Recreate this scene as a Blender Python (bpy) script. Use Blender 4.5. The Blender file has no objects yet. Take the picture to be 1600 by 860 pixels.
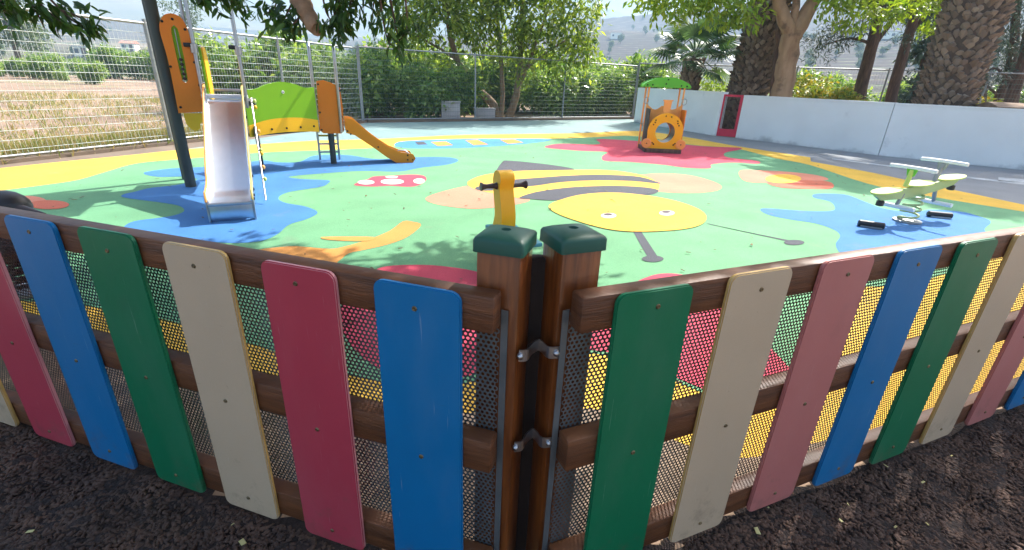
import bpy, bmesh, math, random
import numpy as np
from mathutils import Vector, Matrix
R = math.radians
SC = bpy.context.scene
COL = SC.collection
rng = np.random.default_rng(7)
random.seed(7)

# ------------------------------------------------------------------ camera, sky, sun, exposure
CAM_H, PITCH, ROLL, FPX = 1.26, 0.3917, 0.0405, 739.5          # FPX: focal length for a 1600 px wide picture
fwd = np.array([0, math.cos(PITCH), -math.sin(PITCH)]); _r = np.array([1., 0, 0]); _u = np.cross(_r, fwd)
CX = math.cos(ROLL)*_r + math.sin(ROLL)*_u
CY = -math.sin(ROLL)*_r + math.cos(ROLL)*_u
CO = np.array([0, 0, CAM_H])
cam = bpy.data.cameras.new('camera'); cam.sensor_width = 36; cam.lens = 36*FPX/1600
cam.clip_start = 0.02; cam.clip_end = 6000
camo = bpy.data.objects.new('camera', cam); COL.objects.link(camo)
camo.matrix_world = Matrix(((CX[0], CY[0], -fwd[0], 0), (CX[1], CY[1], -fwd[1], 0), (CX[2], CY[2], -fwd[2], CAM_H), (0, 0, 0, 1)))
SC.camera = camo

SUN_EL, SUN_AZ = R(48), math.atan2(.63, .77)                     # azimuth measured from +Y towards +X
w = bpy.data.worlds.new('World'); SC.world = w; w.use_nodes = True
nt = w.node_tree
sky = nt.nodes.new('ShaderNodeTexSky'); sky.sky_type = 'NISHITA'; sky.sun_disc = False
sky.sun_elevation = SUN_EL; sky.sun_rotation = SUN_AZ; sky.dust_density = 6.0; sky.air_density = 1.0; sky.ozone_density = 0.5
bg = nt.nodes['Background']; bg.inputs['Strength'].default_value = 0.15
nt.links.new(sky.outputs[0], bg.inputs[0])
sun = bpy.data.lights.new('sun', 'SUN'); sun.energy = 5.0; sun.angle = R(0.55); sun.color = (1, .97, .92)
suno = bpy.data.objects.new('sun', sun); COL.objects.link(suno)
sd = Vector((math.sin(SUN_AZ)*math.cos(SUN_EL), math.cos(SUN_AZ)*math.cos(SUN_EL), math.sin(SUN_EL)))
suno.rotation_euler = sd.to_track_quat('Z', 'Y').to_euler(); suno.location = (8, 10, 20)
vs = SC.view_settings; vs.view_transform = 'Standard'; vs.look = 'None'; vs.gamma = 1; vs.exposure = 1.2; vs.use_curve_mapping = False
cy = SC.cycles; cy.use_denoising = True; cy.max_bounces = 6; cy.transparent_max_bounces = 12; cy.volume_bounces = 1
cy.use_adaptive_sampling = True; cy.adaptive_threshold = 0.015; cy.sample_clamp_indirect = 6

# ------------------------------------------------------------------ pixel rays of the photograph -> places in the world
def ray(x, y): return CX*(x-800)/FPX + CY*(430-y)/FPX + fwd
def gp(x, y, z=0.):                      # where that ray meets the level z
    d = ray(x, y); return CO + d*((z-CAM_H)/d[2])
def on_plane(x, y, p0, n):
    d = ray(x, y); p0 = np.array(p0, float); n = np.array(n, float); return CO + d*(((p0-CO)@n)/(d@n))
def at_y(x, y, Y):
    d = ray(x, y); return CO + d*(Y/d[1])

# ------------------------------------------------------------------ materials
MATS = {}
def srgb(r, g, b):
    f = lambda c: (c/255/12.92) if c/255 <= .04045 else ((c/255+.055)/1.055)**2.4
    return (f(r), f(g), f(b))
def mat(name, col, rough=.5, metal=0., var=.08, scale=6., bump=0., bscale=60., col2=None, coat=0., spec=.5, stretch=(1, 1, 1), fine=0., dirt=None):
    """Principled with object-space noise: col..col2 by a soft noise, optional fine speckle, bump and dirt spots"""
    if name in MATS: return MATS[name]
    m = bpy.data.materials.new(name); m.use_nodes = True; t = m.node_tree; N = t.nodes; L = t.links
    b = N['Principled BSDF']
    tc = N.new('ShaderNodeTexCoord'); mp = N.new('ShaderNodeMapping'); mp.inputs['Scale'].default_value = stretch
    L.new(tc.outputs['Object'], mp.inputs[0])
    n1 = N.new('ShaderNodeTexNoise'); n1.inputs['Scale'].default_value = scale; n1.inputs['Detail'].default_value = 5
    L.new(mp.outputs[0], n1.inputs['Vector'])
    cr = N.new('ShaderNodeValToRGB'); cr.color_ramp.elements[0].position = .3; cr.color_ramp.elements[1].position = .7
    c = np.array(col)
    ca = c*(1-var) if col2 is None else c; cb = np.minimum(c*(1+var), 1) if col2 is None else np.array(col2)
    cr.color_ramp.elements[0].color = (*ca, 1); cr.color_ramp.elements[1].color = (*cb, 1)
    L.new(n1.outputs[0], cr.inputs[0]); out = cr.outputs[0]
    if fine:
        n2 = N.new('ShaderNodeTexNoise'); n2.inputs['Scale'].default_value = bscale; n2.inputs['Detail'].default_value = 2
        L.new(mp.outputs[0], n2.inputs['Vector'])
        mr = N.new('ShaderNodeMapRange'); mr.inputs[1].default_value = .3; mr.inputs[2].default_value = .7
        mr.inputs[3].default_value = 1-fine; mr.inputs[4].default_value = 1+fine
        L.new(n2.outputs[0], mr.inputs[0])
        mx = N.new('ShaderNodeVectorMath'); mx.operation = 'SCALE'; L.new(out, mx.inputs[0]); L.new(mr.outputs[0], mx.inputs['Scale'])
        out = mx.outputs[0]
    if dirt:                             # (colour, scale, threshold, strength)
        n3 = N.new('ShaderNodeTexNoise'); n3.inputs['Scale'].default_value = dirt[1]; n3.inputs['Detail'].default_value = 8; n3.inputs['Roughness'].default_value = .65
        L.new(tc.outputs['Object'], n3.inputs['Vector'])
        mr = N.new('ShaderNodeMapRange'); mr.inputs[1].default_value = dirt[2]; mr.inputs[2].default_value = dirt[2]+.12; mr.inputs[4].default_value = dirt[3]
        L.new(n3.outputs[0], mr.inputs[0])
        mi = N.new('ShaderNodeMix'); mi.data_type = 'RGBA'; L.new(mr.outputs[0], mi.inputs[0]); L.new(out, mi.inputs[6]); mi.inputs[7].default_value = (*dirt[0], 1)
        out = mi.outputs[2]
    L.new(out, b.inputs['Base Color'])
    b.inputs['Roughness'].default_value = rough; b.inputs['Metallic'].default_value = metal
    b.inputs['Coat Weight'].default_value = coat; b.inputs['Specular IOR Level'].default_value = spec
    if bump:
        nb = N.new('ShaderNodeTexNoise'); nb.inputs['Scale'].default_value = bscale; nb.inputs['Detail'].default_value = 4
        L.new(mp.outputs[0], nb.inputs['Vector'])
        bp = N.new('ShaderNodeBump'); bp.inputs['Strength'].default_value = bump; bp.inputs['Distance'].default_value = .01
        L.new(nb.outputs[0], bp.inputs['Height']); L.new(bp.outputs[0], b.inputs['Normal'])
    MATS[name] = m; return m
def leaf_mat(name, cols, trans=.35, rough=.42, tint=(1.25, 1.25, .5)):
    """leaf: colour differs from leaf to leaf, some light shines through"""
    m = bpy.data.materials.new(name); m.use_nodes = True; t = m.node_tree; N = t.nodes; L = t.links
    b = N['Principled BSDF']; g = N.new('ShaderNodeNewGeometry'); cr = N.new('ShaderNodeValToRGB')
    cr.color_ramp.elements.remove(cr.color_ramp.elements[1])
    for i, c in enumerate(cols):
        e = cr.color_ramp.elements[0] if i == 0 else cr.color_ramp.elements.new(i/(len(cols)-1))
        e.position = i/(len(cols)-1); e.color = (*c, 1)
    L.new(g.outputs['Random Per Island'], cr.inputs[0]); L.new(cr.outputs[0], b.inputs['Base Color'])
    b.inputs['Roughness'].default_value = rough
    tr = N.new('ShaderNodeBsdfTranslucent'); mu = N.new('ShaderNodeVectorMath'); mu.operation = 'MULTIPLY'; mu.inputs[1].default_value = tint
    L.new(cr.outputs[0], mu.inputs[0]); L.new(mu.outputs[0], tr.inputs[0])
    mx = N.new('ShaderNodeMixShader'); mx.inputs[0].default_value = trans
    L.new(b.outputs[0], mx.inputs[1]); L.new(tr.outputs[0], mx.inputs[2]); L.new(mx.outputs[0], N['Material Output'].inputs[0])
    MATS[name] = m; return m

# ------------------------------------------------------------------ mesh helpers
class MB:
    def __init__(s): s.v = []; s.f = []; s.n = 0
    def add(s, v, f):
        s.v.append(np.asarray(v, float).reshape(-1, 3)); s.f += [[i+s.n for i in q] for q in f]; s.n += len(s.v[-1]); return s
    def box(s, c, size, rz=0, rx=0, ry=0, bev=0):
        bm = bmesh.new(); bmesh.ops.create_cube(bm, size=1)
        for v in bm.verts: v.co = Vector((v.co.x*size[0], v.co.y*size[1], v.co.z*size[2]))
        if bev: bmesh.ops.bevel(bm, geom=bm.edges[:], offset=bev, segments=2, affect='EDGES', profile=.5)
        M = Matrix.Rotation(rz, 3, 'Z') @ Matrix.Rotation(ry, 3, 'Y') @ Matrix.Rotation(rx, 3, 'X')
        bm.verts.index_update()
        s.add([tuple(M @ v.co + Vector(c)) for v in bm.verts], [[v.index for v in f.verts] for f in bm.faces]); bm.free(); return s
    def tube(s, pts, r, n=8, caps=True):
        P = np.array(pts, float); k = len(P); rr = np.full(k, r, float) if np.isscalar(r) else np.array(r, float)
        T = np.gradient(P, axis=0); T /= np.linalg.norm(T, axis=1)[:, None]+1e-12
        a = np.array([0, 0, 1.]) if abs(T[0][2]) < .9 else np.array([1., 0, 0])
        vs = []
        for i in range(k):
            x = a - T[i]*(a@T[i]); x /= np.linalg.norm(x)+1e-12; y = np.cross(T[i], x); a = x
            for j in range(n):
                t = 2*math.pi*j/n; vs.append(P[i] + rr[i]*(math.cos(t)*x+math.sin(t)*y))
        f = [[i*n+j, i*n+(j+1) % n, (i+1)*n+(j+1) % n, (i+1)*n+j] for i in range(k-1) for j in range(n)]
        if caps: f += [list(range(n))[::-1], [(k-1)*n+j for j in range(n)]]
        return s.add(vs, f)
    def lathe(s, prof, n=16, c=(0, 0, 0), axis=None):       # prof: (radius, height)
        vs = [(r*math.cos(2*math.pi*j/n), r*math.sin(2*math.pi*j/n), z) for r, z in prof for j in range(n)]
        if axis is not None:
            q = Vector((0, 0, 1)).rotation_difference(Vector(axis)); vs = [tuple(q @ Vector(v)) for v in vs]
        k = len(prof); f = [[i*n+j, i*n+(j+1) % n, (i+1)*n+(j+1) % n, (i+1)*n+j] for i in range(k-1) for j in range(n)]
        f += [list(range(n))[::-1], [(k-1)*n+j for j in range(n)]]
        return s.add(np.array(vs)+np.array(c), f)
    def prism(s, pts, ex, ey, ez, th, o=(0, 0, 0)):         # outline (u,v) in plane ex,ey at o, extruded th along ez
        pts = np.array(pts, float); ex, ey, ez, o = (np.array(q, float) for q in (ex, ey, ez, o))
        a = o + pts[:, :1]*ex + pts[:, 1:]*ey; n = len(a)
        return s.add(np.vstack([a, a+ez*th]), [list(range(n))[::-1], [n+i for i in range(n)]] + [[i, (i+1) % n, n+(i+1) % n, n+i] for i in range(n)])
    def ring(s, outer, inner, ex, ey, ez, th, o=(0, 0, 0)): # plate with a hole: same number of points each
        ex, ey, ez, o = (np.array(q, float) for q in (ex, ey, ez, o)); n = len(outer)
        A = [o + np.array(p)[:, :1]*ex + np.array(p)[:, 1:]*ey for p in (outer, inner)]
        f = []
        for i in range(n):
            j = (i+1) % n
            f += [[j, i, n+i, n+j], [2*n+i, 2*n+j, 3*n+j, 3*n+i], [i, j, 2*n+j, 2*n+i], [n+j, n+i, 3*n+i, 3*n+j]]
        return s.add(np.vstack([A[0], A[1], A[0]+ez*th, A[1]+ez*th]), f)
    def ball(s, c, r, n=12, sq=(1, 1, 1)):
        k = n//2+1; prof = [(max(1e-4, r*math.sin(math.pi*i/(k-1))), -r*math.cos(math.pi*i/(k-1))) for i in range(k)]
        m = MB().lathe(prof, n); return s.add(m.v[0]*np.array(sq)+np.array(c), m.f)
    def mesh(s, name):
        me = bpy.data.meshes.new(name); me.from_pydata(np.vstack(s.v).tolist(), [], s.f); return me
    def build(s, name, m, parent=None, smooth=None, off=None):
        if off is not None: s.v = [np.vstack(s.v)-np.array(off)]
        o = bpy.data.objects.new(name, s.mesh(name)); COL.objects.link(o)
        if isinstance(m, str): m = MATS[m]
        o.data.materials.append(m)
        if parent is not None: o.parent = parent
        if smooth is not None:
            o.data.shade_smooth() if smooth >= 180 else sm(o, smooth)
        return o
def sm(o, ang):
    o.data.shade_smooth(); o.data.set_sharp_from_angle(angle=R(ang))
def fast_mesh(name, V, F):               # many equal-sided faces at once
    me = bpy.data.meshes.new(name); V = np.ascontiguousarray(V, dtype=np.float32); F = np.ascontiguousarray(F, dtype=np.int32)
    me.vertices.add(len(V)); me.vertices.foreach_set('co', V.ravel())
    me.loops.add(F.size); me.loops.foreach_set('vertex_index', F.ravel())
    me.polygons.add(len(F)); me.polygons.foreach_set('loop_start', np.arange(0, F.size, F.shape[1], dtype=np.int32))
    me.update(calc_edges=True); return me
def link(name, me, m, parent=None):
    o = bpy.data.objects.new(name, me); COL.objects.link(o)
    if m is not None and not me.materials: me.materials.append(MATS[m] if isinstance(m, str) else m)
    if parent is not None: o.parent = parent
    return o
def tag(o, label=None, cat=None, group=None, kind=None):
    for k, v in (('label', label), ('category', cat), ('group', group), ('kind', kind)):
        if v: o[k] = v
    return o
def thing(name, label, cat, loc=(0, 0, 0), rz=0, group=None):
    o = bpy.data.objects.new(name, None); COL.objects.link(o); o.location = loc; o.rotation_euler.z = rz; o.empty_display_size = .1
    return tag(o, label, cat, group)
def copy_tree(o, parent=None):
    c = o.copy(); COL.objects.link(c)
    if parent is not None: c.parent = parent
    for ch in o.children:
        copy_tree(ch, c)
    return c
def spline(pts, k=6, closed=True):
    P = np.array(pts, float); n = len(P); out = []
    for i in range(n if closed else n-1):
        if closed: a, b, c, d = P[i-1], P[i], P[(i+1) % n], P[(i+2) % n]
        else: a, b, c, d = P[max(i-1, 0)], P[i], P[i+1], P[min(i+2, n-1)]
        for j in range(k):
            t = j/k; out.append(.5*((2*b)+(c-a)*t+(2*a-5*b+4*c-d)*t*t+(3*b-a-3*c+d)*t**3))
    if not closed: out.append(P[-1])
    return np.array(out)
def circle(r, n=24, c=(0, 0), a0=0): return [(c[0]+r*math.cos(a0+2*math.pi*i/n), c[1]+r*math.sin(a0+2*math.pi*i/n)) for i in range(n)]
def rrect(x0, y0, x1, y1, r, n=4):
    o = []
    for cx, cyy, a in ((x1-r, y1-r, 0), (x0+r, y1-r, 90), (x0+r, y0+r, 180), (x1-r, y0+r, 270)):
        o += [(cx+r*math.cos(R(a+90*i/n)), cyy+r*math.sin(R(a+90*i/n))) for i in range(n+1)]
    return o
EX, EY, EZ = (1, 0, 0), (0, 1, 0), (0, 0, 1)

# ------------------------------------------------------------------ palette
mat('soil', srgb(108, 88, 72), .95, col2=srgb(156, 132, 110), scale=.35, bump=.9, bscale=3, fine=.25, dirt=(srgb(112, 122, 66), .22, .55, .8))
mat('asphalt', srgb(132, 134, 136), .85, var=.14, scale=1.1, bump=.35, bscale=260, fine=.12, dirt=(srgb(176, 178, 178), 1.4, .62, .5))
mat('court', srgb(118, 144, 142), .7, var=.1, scale=.8, bump=.25, bscale=260, fine=.07, dirt=(srgb(178, 196, 190), 1.1, .6, .5))
def rubber(n, c): return mat('rubber_'+n, srgb(*c), .82, var=.11, scale=1.7, bump=.6, bscale=240, fine=.2, spec=.3, dirt=(srgb(128, 122, 108), 2.4, .6, .28))
rubber('green', (104, 156, 114)); rubber('yellow', (228, 182, 70)); rubber('blue', (66, 120, 176)); rubber('sky', (74, 138, 178))
rubber('grey', (76, 78, 85)); rubber('wing', (194, 136, 110)); rubber('red', (196, 70, 90)); rubber('coral', (204, 110, 84)); rubber('peach', (208, 132, 108))
rubber('tan', (206, 142, 72)); rubber('white', (232, 222, 208)); rubber('pupil', (96, 88, 92))
mat('mulch', srgb(46, 34, 29), .95, var=.4, scale=40, bump=1, bscale=90, fine=.5)
mat('chip', srgb(56, 40, 33), .85, col2=srgb(92, 68, 54), scale=9, fine=.3, bscale=60)
mat('litter', srgb(150, 136, 84), .8, col2=srgb(196, 186, 128), scale=5)
mat('dead_leaf', srgb(70, 62, 44), .8, col2=srgb(120, 100, 62), scale=5)
mat('edging', srgb(112, 96, 82), .95, col2=srgb(146, 126, 106), scale=7, bump=.8, bscale=60, fine=.3)
mat('gap_shade', srgb(36, 22, 14), .8, var=.3, scale=6, stretch=(6, 6, .6))  # near-black brown that paints the shade in the gap between the posts
mat('kerb', srgb(116, 102, 88), .9, var=.15, scale=3, bump=.5, bscale=40)
mat('steel', srgb(176, 178, 182), .32, 1., var=.06, scale=12, bump=.05, bscale=80)
mat('slide_steel', srgb(186, 194, 204), .33, 1., var=.04, scale=3, stretch=(6, .6, 6))
mat('galv', srgb(150, 154, 156), .5, .75, var=.14, scale=14)
mat('perforated', srgb(112, 118, 120), .55, .6, var=.2, scale=9, dirt=(srgb(120, 108, 96), 7, .6, .5))
mat('wire', srgb(196, 204, 200), .5, .2, var=.1, scale=2)
mat('green_wire', srgb(108, 124, 116), .6, .2, var=.1, scale=2)
mat('bolt', srgb(38, 36, 36), .45, .6, var=.1)
mat('brass', srgb(120, 104, 76), .4, .8, var=.2, scale=50)
mat('post_dark', srgb(58, 64, 62), .6, 0., var=.1, scale=4)
mat('black_plastic', srgb(34, 32, 36), .45, var=.15, scale=8)
mat('brown_plastic', srgb(58, 44, 44), .4, var=.15, scale=8)
def hpl(n, c, e=None): return mat(n, srgb(*c), .46, var=.05, scale=3, bump=.06, bscale=500, fine=.03, spec=.4, dirt=(tuple(np.array(srgb(*c))*.62+.02), 5.5, .63, .28))
hpl('hpl_blue', (0, 106, 160)); hpl('hpl_green', (0, 106, 68)); hpl('hpl_pink', (174, 58, 74)); hpl('hpl_rose', (178, 108, 102)); hpl('hpl_beige', (188, 166, 138))
hpl('edge_beige', (196, 158, 92)); hpl('edge_pink', (206, 138, 140))
hpl('orange', (226, 124, 32)); hpl('lime', (124, 176, 18)); hpl('amber', (248, 182, 24)); hpl('sun_yellow', (226, 176, 34)); hpl('roof_green', (98, 186, 54)); hpl('pale_yellow', (204, 180, 104))
hpl('pale_spring', (168, 184, 128)); hpl('slide_orange', (228, 136, 16)); hpl('coral_plastic', (246, 170, 90)); hpl('lime_seat', (190, 208, 112)); hpl('teal', (40, 140, 160)); hpl('white_metal', (226, 226, 230)); hpl('cap_green', (30, 78, 64))
def wear(m):                             # fading, scuffs and splashed mud on the fence boards
    t = m.node_tree; N = t.nodes; L = t.links; b = N['Principled BSDF']; src = b.inputs['Base Color'].links[0].from_socket; tc = N.new('ShaderNodeTexCoord')
    def layer(src, stretch, scale, lo, hi, amt, col, rough=.6, zfall=None):
        mp = N.new('ShaderNodeMapping'); mp.inputs['Scale'].default_value = stretch; L.new(tc.outputs['Object'], mp.inputs[0])
        n = N.new('ShaderNodeTexNoise'); n.inputs['Scale'].default_value = scale; n.inputs['Detail'].default_value = 8; n.inputs['Roughness'].default_value = rough; L.new(mp.outputs[0], n.inputs[0]); o = n.outputs[0]
        if zfall:
            sx = N.new('ShaderNodeSeparateXYZ'); L.new(tc.outputs['Object'], sx.inputs[0]); a = N.new('ShaderNodeMath'); a.operation = 'MULTIPLY_ADD'; a.inputs[1].default_value = -zfall; L.new(sx.outputs[2], a.inputs[0]); L.new(o, a.inputs[2]); o = a.outputs[0]
        mr = N.new('ShaderNodeMapRange'); mr.inputs[1].default_value = lo; mr.inputs[2].default_value = hi; mr.inputs[4].default_value = amt; L.new(o, mr.inputs[0])
        mi = N.new('ShaderNodeMix'); mi.data_type = 'RGBA'; L.new(mr.outputs[0], mi.inputs[0]); L.new(src, mi.inputs[6]); mi.inputs[7].default_value = (*col, 1); return mi.outputs[2]
    src = layer(src, (1, 1, .35), 4, .45, .75, .06, srgb(210, 205, 196)); src = layer(src, (60, 60, 2.2), 3, .67, .71, .15, srgb(214, 210, 204)); src = layer(src, (3, 3, 40), 4, .69, .72, .2, srgb(70, 62, 58))
    src = layer(src, (1, 1, 1), 16, .40, .62, .45, srgb(98, 80, 64), .7, .9); src = layer(src, (1, 1, 1), 75, .70, .76, .4, srgb(60, 54, 50)); L.new(src, b.inputs['Base Color'])
for q in ('blue', 'green', 'pink', 'rose', 'beige'): wear(MATS['hpl_'+q])
mat('rail_wood', srgb(76, 43, 22), .5, col2=srgb(110, 66, 36), scale=5, stretch=(1, 1, 14), bump=.3, bscale=22, fine=.12)
mat('post_wood', srgb(86, 42, 16), .36, col2=srgb(132, 72, 28), scale=7, stretch=(9, 9, .8), bump=.18, bscale=9, coat=.35, dirt=(srgb(62, 34, 20), 6, .58, .8))
mat('wall_white', srgb(232, 234, 232), .85, var=.05, scale=1.2, bump=.25, bscale=90, fine=.03, dirt=(srgb(150, 156, 160), 1.7, .62, .35))
def _grime(m):                          # splash-back dirt: ragged patches hugging the foot of the wall
    t = m.node_tree; N = t.nodes; L = t.links; b = N['Principled BSDF']; src = b.inputs['Base Color'].links[0].from_socket
    tc = N.new('ShaderNodeTexCoord'); sx = N.new('ShaderNodeSeparateXYZ'); L.new(tc.outputs['Object'], sx.inputs[0]); n = N.new('ShaderNodeTexNoise'); n.inputs['Scale'].default_value = 1.3; n.inputs['Detail'].default_value = 9; n.inputs['Roughness'].default_value = .7; L.new(tc.outputs['Object'], n.inputs[0])
    a = N.new('ShaderNodeMath'); a.operation = 'MULTIPLY_ADD'; a.inputs[1].default_value = -1.5; L.new(sx.outputs[2], a.inputs[0]); L.new(n.outputs[0], a.inputs[2])
    mr = N.new('ShaderNodeMapRange'); mr.inputs[1].default_value = .42; mr.inputs[2].default_value = .62; mr.inputs[4].default_value = .55; L.new(a.outputs[0], mr.inputs[0])
    mi = N.new('ShaderNodeMix'); mi.data_type = 'RGBA'; L.new(mr.outputs[0], mi.inputs[0]); L.new(src, mi.inputs[6]); mi.inputs[7].default_value = (*srgb(118, 122, 124), 1); L.new(mi.outputs[2], b.inputs['Base Color'])
_grime(MATS['wall_white'])
mat('wall_top', srgb(150, 148, 142), .9, var=.2, scale=6, bump=.4, bscale=60)
mat('red_paint', srgb(206, 50, 74), .5, var=.06)
mat('concrete_box', srgb(196, 188, 186), .85, var=.1, scale=3, bump=.2, bscale=60)
mat('bark', srgb(112, 92, 72), .9, col2=srgb(150, 126, 100), scale=6, stretch=(3, 3, .6), bump=.8, bscale=16, fine=.2)
mat('smooth_bark', srgb(148, 116, 88), .8, col2=srgb(184, 150, 118), scale=3, stretch=(2, 2, .7), bump=.4, bscale=24, dirt=(srgb(94, 74, 60), 2.2, .56, .7))
mat('dark_bark', srgb(78, 62, 54), .92, col2=srgb(112, 90, 76), scale=5, stretch=(3, 3, .5), bump=.8, bscale=14, fine=.2)
mat('palm_base', srgb(92, 70, 54), .9, col2=srgb(142, 112, 86), scale=4, bump=.7, bscale=30, fine=.25)
mat('palm_core', srgb(86, 72, 60), .95, var=.25, scale=8, bump=.7, bscale=30)
mat('frond_stem', srgb(112, 124, 62), .6, var=.1)
mat('house_wall', srgb(226, 222, 214), .9, var=.04)
mat('house_roof', srgb(190, 128, 108), .9, var=.12, scale=.8)
mat('grey_roof', srgb(186, 188, 188), .8, var=.1)
mat('window_dark', srgb(60, 66, 72), .2, var=.1)
leaf_mat('leaf_orchard', [srgb(72, 106, 54), srgb(102, 140, 72), srgb(136, 166, 92), srgb(176, 194, 120), srgb(92, 130, 68)], .46, .28)
leaf_mat('leaf_tree', [srgb(84, 108, 40), srgb(112, 138, 50), srgb(142, 162, 62), srgb(176, 186, 90)], .52, .32)
leaf_mat('leaf_near', [srgb(40, 68, 32), srgb(60, 92, 40), srgb(86, 118, 48)], .35, .35)
leaf_mat('leaf_bright', [srgb(116, 148, 44), srgb(146, 172, 52), srgb(168, 186, 70)], .45, .4)
leaf_mat('leaf_yellow', [srgb(120, 144, 60), srgb(158, 166, 66), srgb(192, 162, 62), srgb(112, 140, 60), srgb(140, 156, 64)], .35, .45)
leaf_mat('leaf_far', [srgb(64, 84, 52), srgb(88, 108, 66), srgb(110, 124, 80)], .2, .7)
leaf_mat('leaf_bases', [srgb(108, 94, 80), srgb(126, 110, 94), srgb(146, 128, 110), srgb(116, 100, 86), srgb(160, 142, 122)], .02, .9)
leaf_mat('leaf_palm', [srgb(62, 92, 62), srgb(88, 118, 82), srgb(110, 138, 100)], .25, .35, (1.2, 1.25, .7))
leaf_mat('leaf_pine', [srgb(54, 74, 68), srgb(74, 94, 84), srgb(92, 108, 98)], .15, .6)
leaf_mat('grass_blade', [srgb(104, 124, 56), srgb(136, 148, 80), srgb(176, 158, 116), srgb(158, 136, 98), srgb(186, 168, 130)], .3, .7)
def terrain_mat():
    m = bpy.data.materials.new('terraces'); m.use_nodes = True; t = m.node_tree; N = t.nodes; L = t.links; b = N['Principled BSDF']; b.inputs['Roughness'].default_value = 1
    tc = N.new('ShaderNodeTexCoord'); n = N.new('ShaderNodeTexNoise'); n.inputs['Scale'].default_value = .018; n.inputs['Detail'].default_value = 6; L.new(tc.outputs['Object'], n.inputs[0])
    cr = N.new('ShaderNodeValToRGB'); E = cr.color_ramp.elements
    E[0].position = .36; E[0].color = (*srgb(78, 92, 58), 1); E[1].position = .66; E[1].color = (*srgb(136, 122, 100), 1)
    e = E.new(.5); e.color = (*srgb(108, 112, 78), 1); sz = N.new('ShaderNodeSeparateXYZ'); L.new(tc.outputs['Object'], sz.inputs[0])
    dv = N.new('ShaderNodeMath'); dv.operation = 'DIVIDE'; dv.inputs[1].default_value = 1.5; L.new(sz.outputs[2], dv.inputs[0])
    fl = N.new('ShaderNodeMath'); fl.operation = 'FLOOR'; L.new(dv.outputs[0], fl.inputs[0])
    nb = N.new('ShaderNodeTexVoronoi'); nb.inputs['Scale'].default_value = .012; L.new(tc.outputs['Object'], nb.inputs['Vector'])
    wn = N.new('ShaderNodeTexWhiteNoise'); wn.noise_dimensions = '4D'; L.new(nb.outputs['Color'], wn.inputs['Vector']); L.new(fl.outputs[0], wn.inputs['W'])   # each plot of each terrace its own tone
    ad = N.new('ShaderNodeMath'); ad.operation = 'MULTIPLY_ADD'; ad.inputs[1].default_value = .34; L.new(wn.outputs['Value'], ad.inputs[0]); L.new(n.outputs[0], ad.inputs[2])
    sb = N.new('ShaderNodeMath'); sb.operation = 'SUBTRACT'; sb.inputs[1].default_value = .17; L.new(ad.outputs[0], sb.inputs[0]); L.new(sb.outputs[0], cr.inputs[0])
    g = N.new('ShaderNodeNewGeometry'); sx = N.new('ShaderNodeSeparateXYZ'); L.new(g.outputs['True Normal'], sx.inputs[0])
    mr = N.new('ShaderNodeMapRange'); mr.inputs[1].default_value = .985; mr.inputs[2].default_value = .93; L.new(sx.outputs[2], mr.inputs[0])
    mx = N.new('ShaderNodeMix'); mx.data_type = 'RGBA'; L.new(mr.outputs[0], mx.inputs[0]); L.new(cr.outputs[0], mx.inputs[6]); mx.inputs[7].default_value = (*srgb(78, 70, 64), 1)   # dry-stone risers
    L.new(mx.outputs[2], b.inputs[0]); MATS['terraces'] = m
terrain_mat()
mat('mountain', srgb(84, 92, 78), 1, col2=srgb(118, 112, 96), scale=.006)

# ------------------------------------------------------------------ the setting: ground, court, rubber floor
def sheet(name, poly, z, m, parent=None, kind=None):
    poly = np.array(poly, float)
    o = MB().add(np.column_stack([poly[:, 0], poly[:, 1], np.full(len(poly), z)]), [list(range(len(poly)))]).build(name, m, parent)
    nrm = o.data.polygons[0].normal.z
    if nrm < 0: o.data.flip_normals()
    return tag(o, kind=kind)
def pxs(pts, z, k=5, closed=True, smooth=True):
    P = np.array([gp(x, y, z)[:2] for x, y in pts]); return spline(P, k, closed) if smooth else P

# fence lines of the coloured picket fence (plank fronts), found from the photograph
LP, LD, LN = np.array([-.0986, .814]), np.array([-.9564, .2922]), np.array([.2922, .9564])
RP, RD, RN = np.array([.2106, .839]), np.array([.9191, .3940]), np.array([-.3940, .9191])
LSP, RSP, PW = .2824, .2910, .192
Z_T, Z_B = .882, .057

gm = MB(); G = 1650
gm.add([(-G, -400, -.012), (G, -400, -.012), (G, G, -.012), (-G, G, -.012)], [[0, 1, 2, 3]])
tag(gm.build('ground', 'soil'), kind='structure')

WALL = [np.array(p) for p in ((4.17, 17.98), (5.63, 14.12), (8.06, 10.91), (9.9, 9.47), (13.6, 7.2))]
FL0, FC, FR0, FR1 = np.array([-7.6, 3.0]), np.array([-4.3, 13.64]), np.array([4.45, 19.6]), np.array([17, 15.2])
inner_c = .5*(LP+LN*.07+RP+RN*.07)
lf = LP+LN*.07+LD*6.6; rf = RP+RN*.07+RD*9
court_poly = [FL0, FC, FR0, (4.6, 18.2)] + WALL[1:] + [rf, inner_c, lf]
sheet('pavement', court_poly, 0, 'asphalt', kind='structure')

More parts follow.
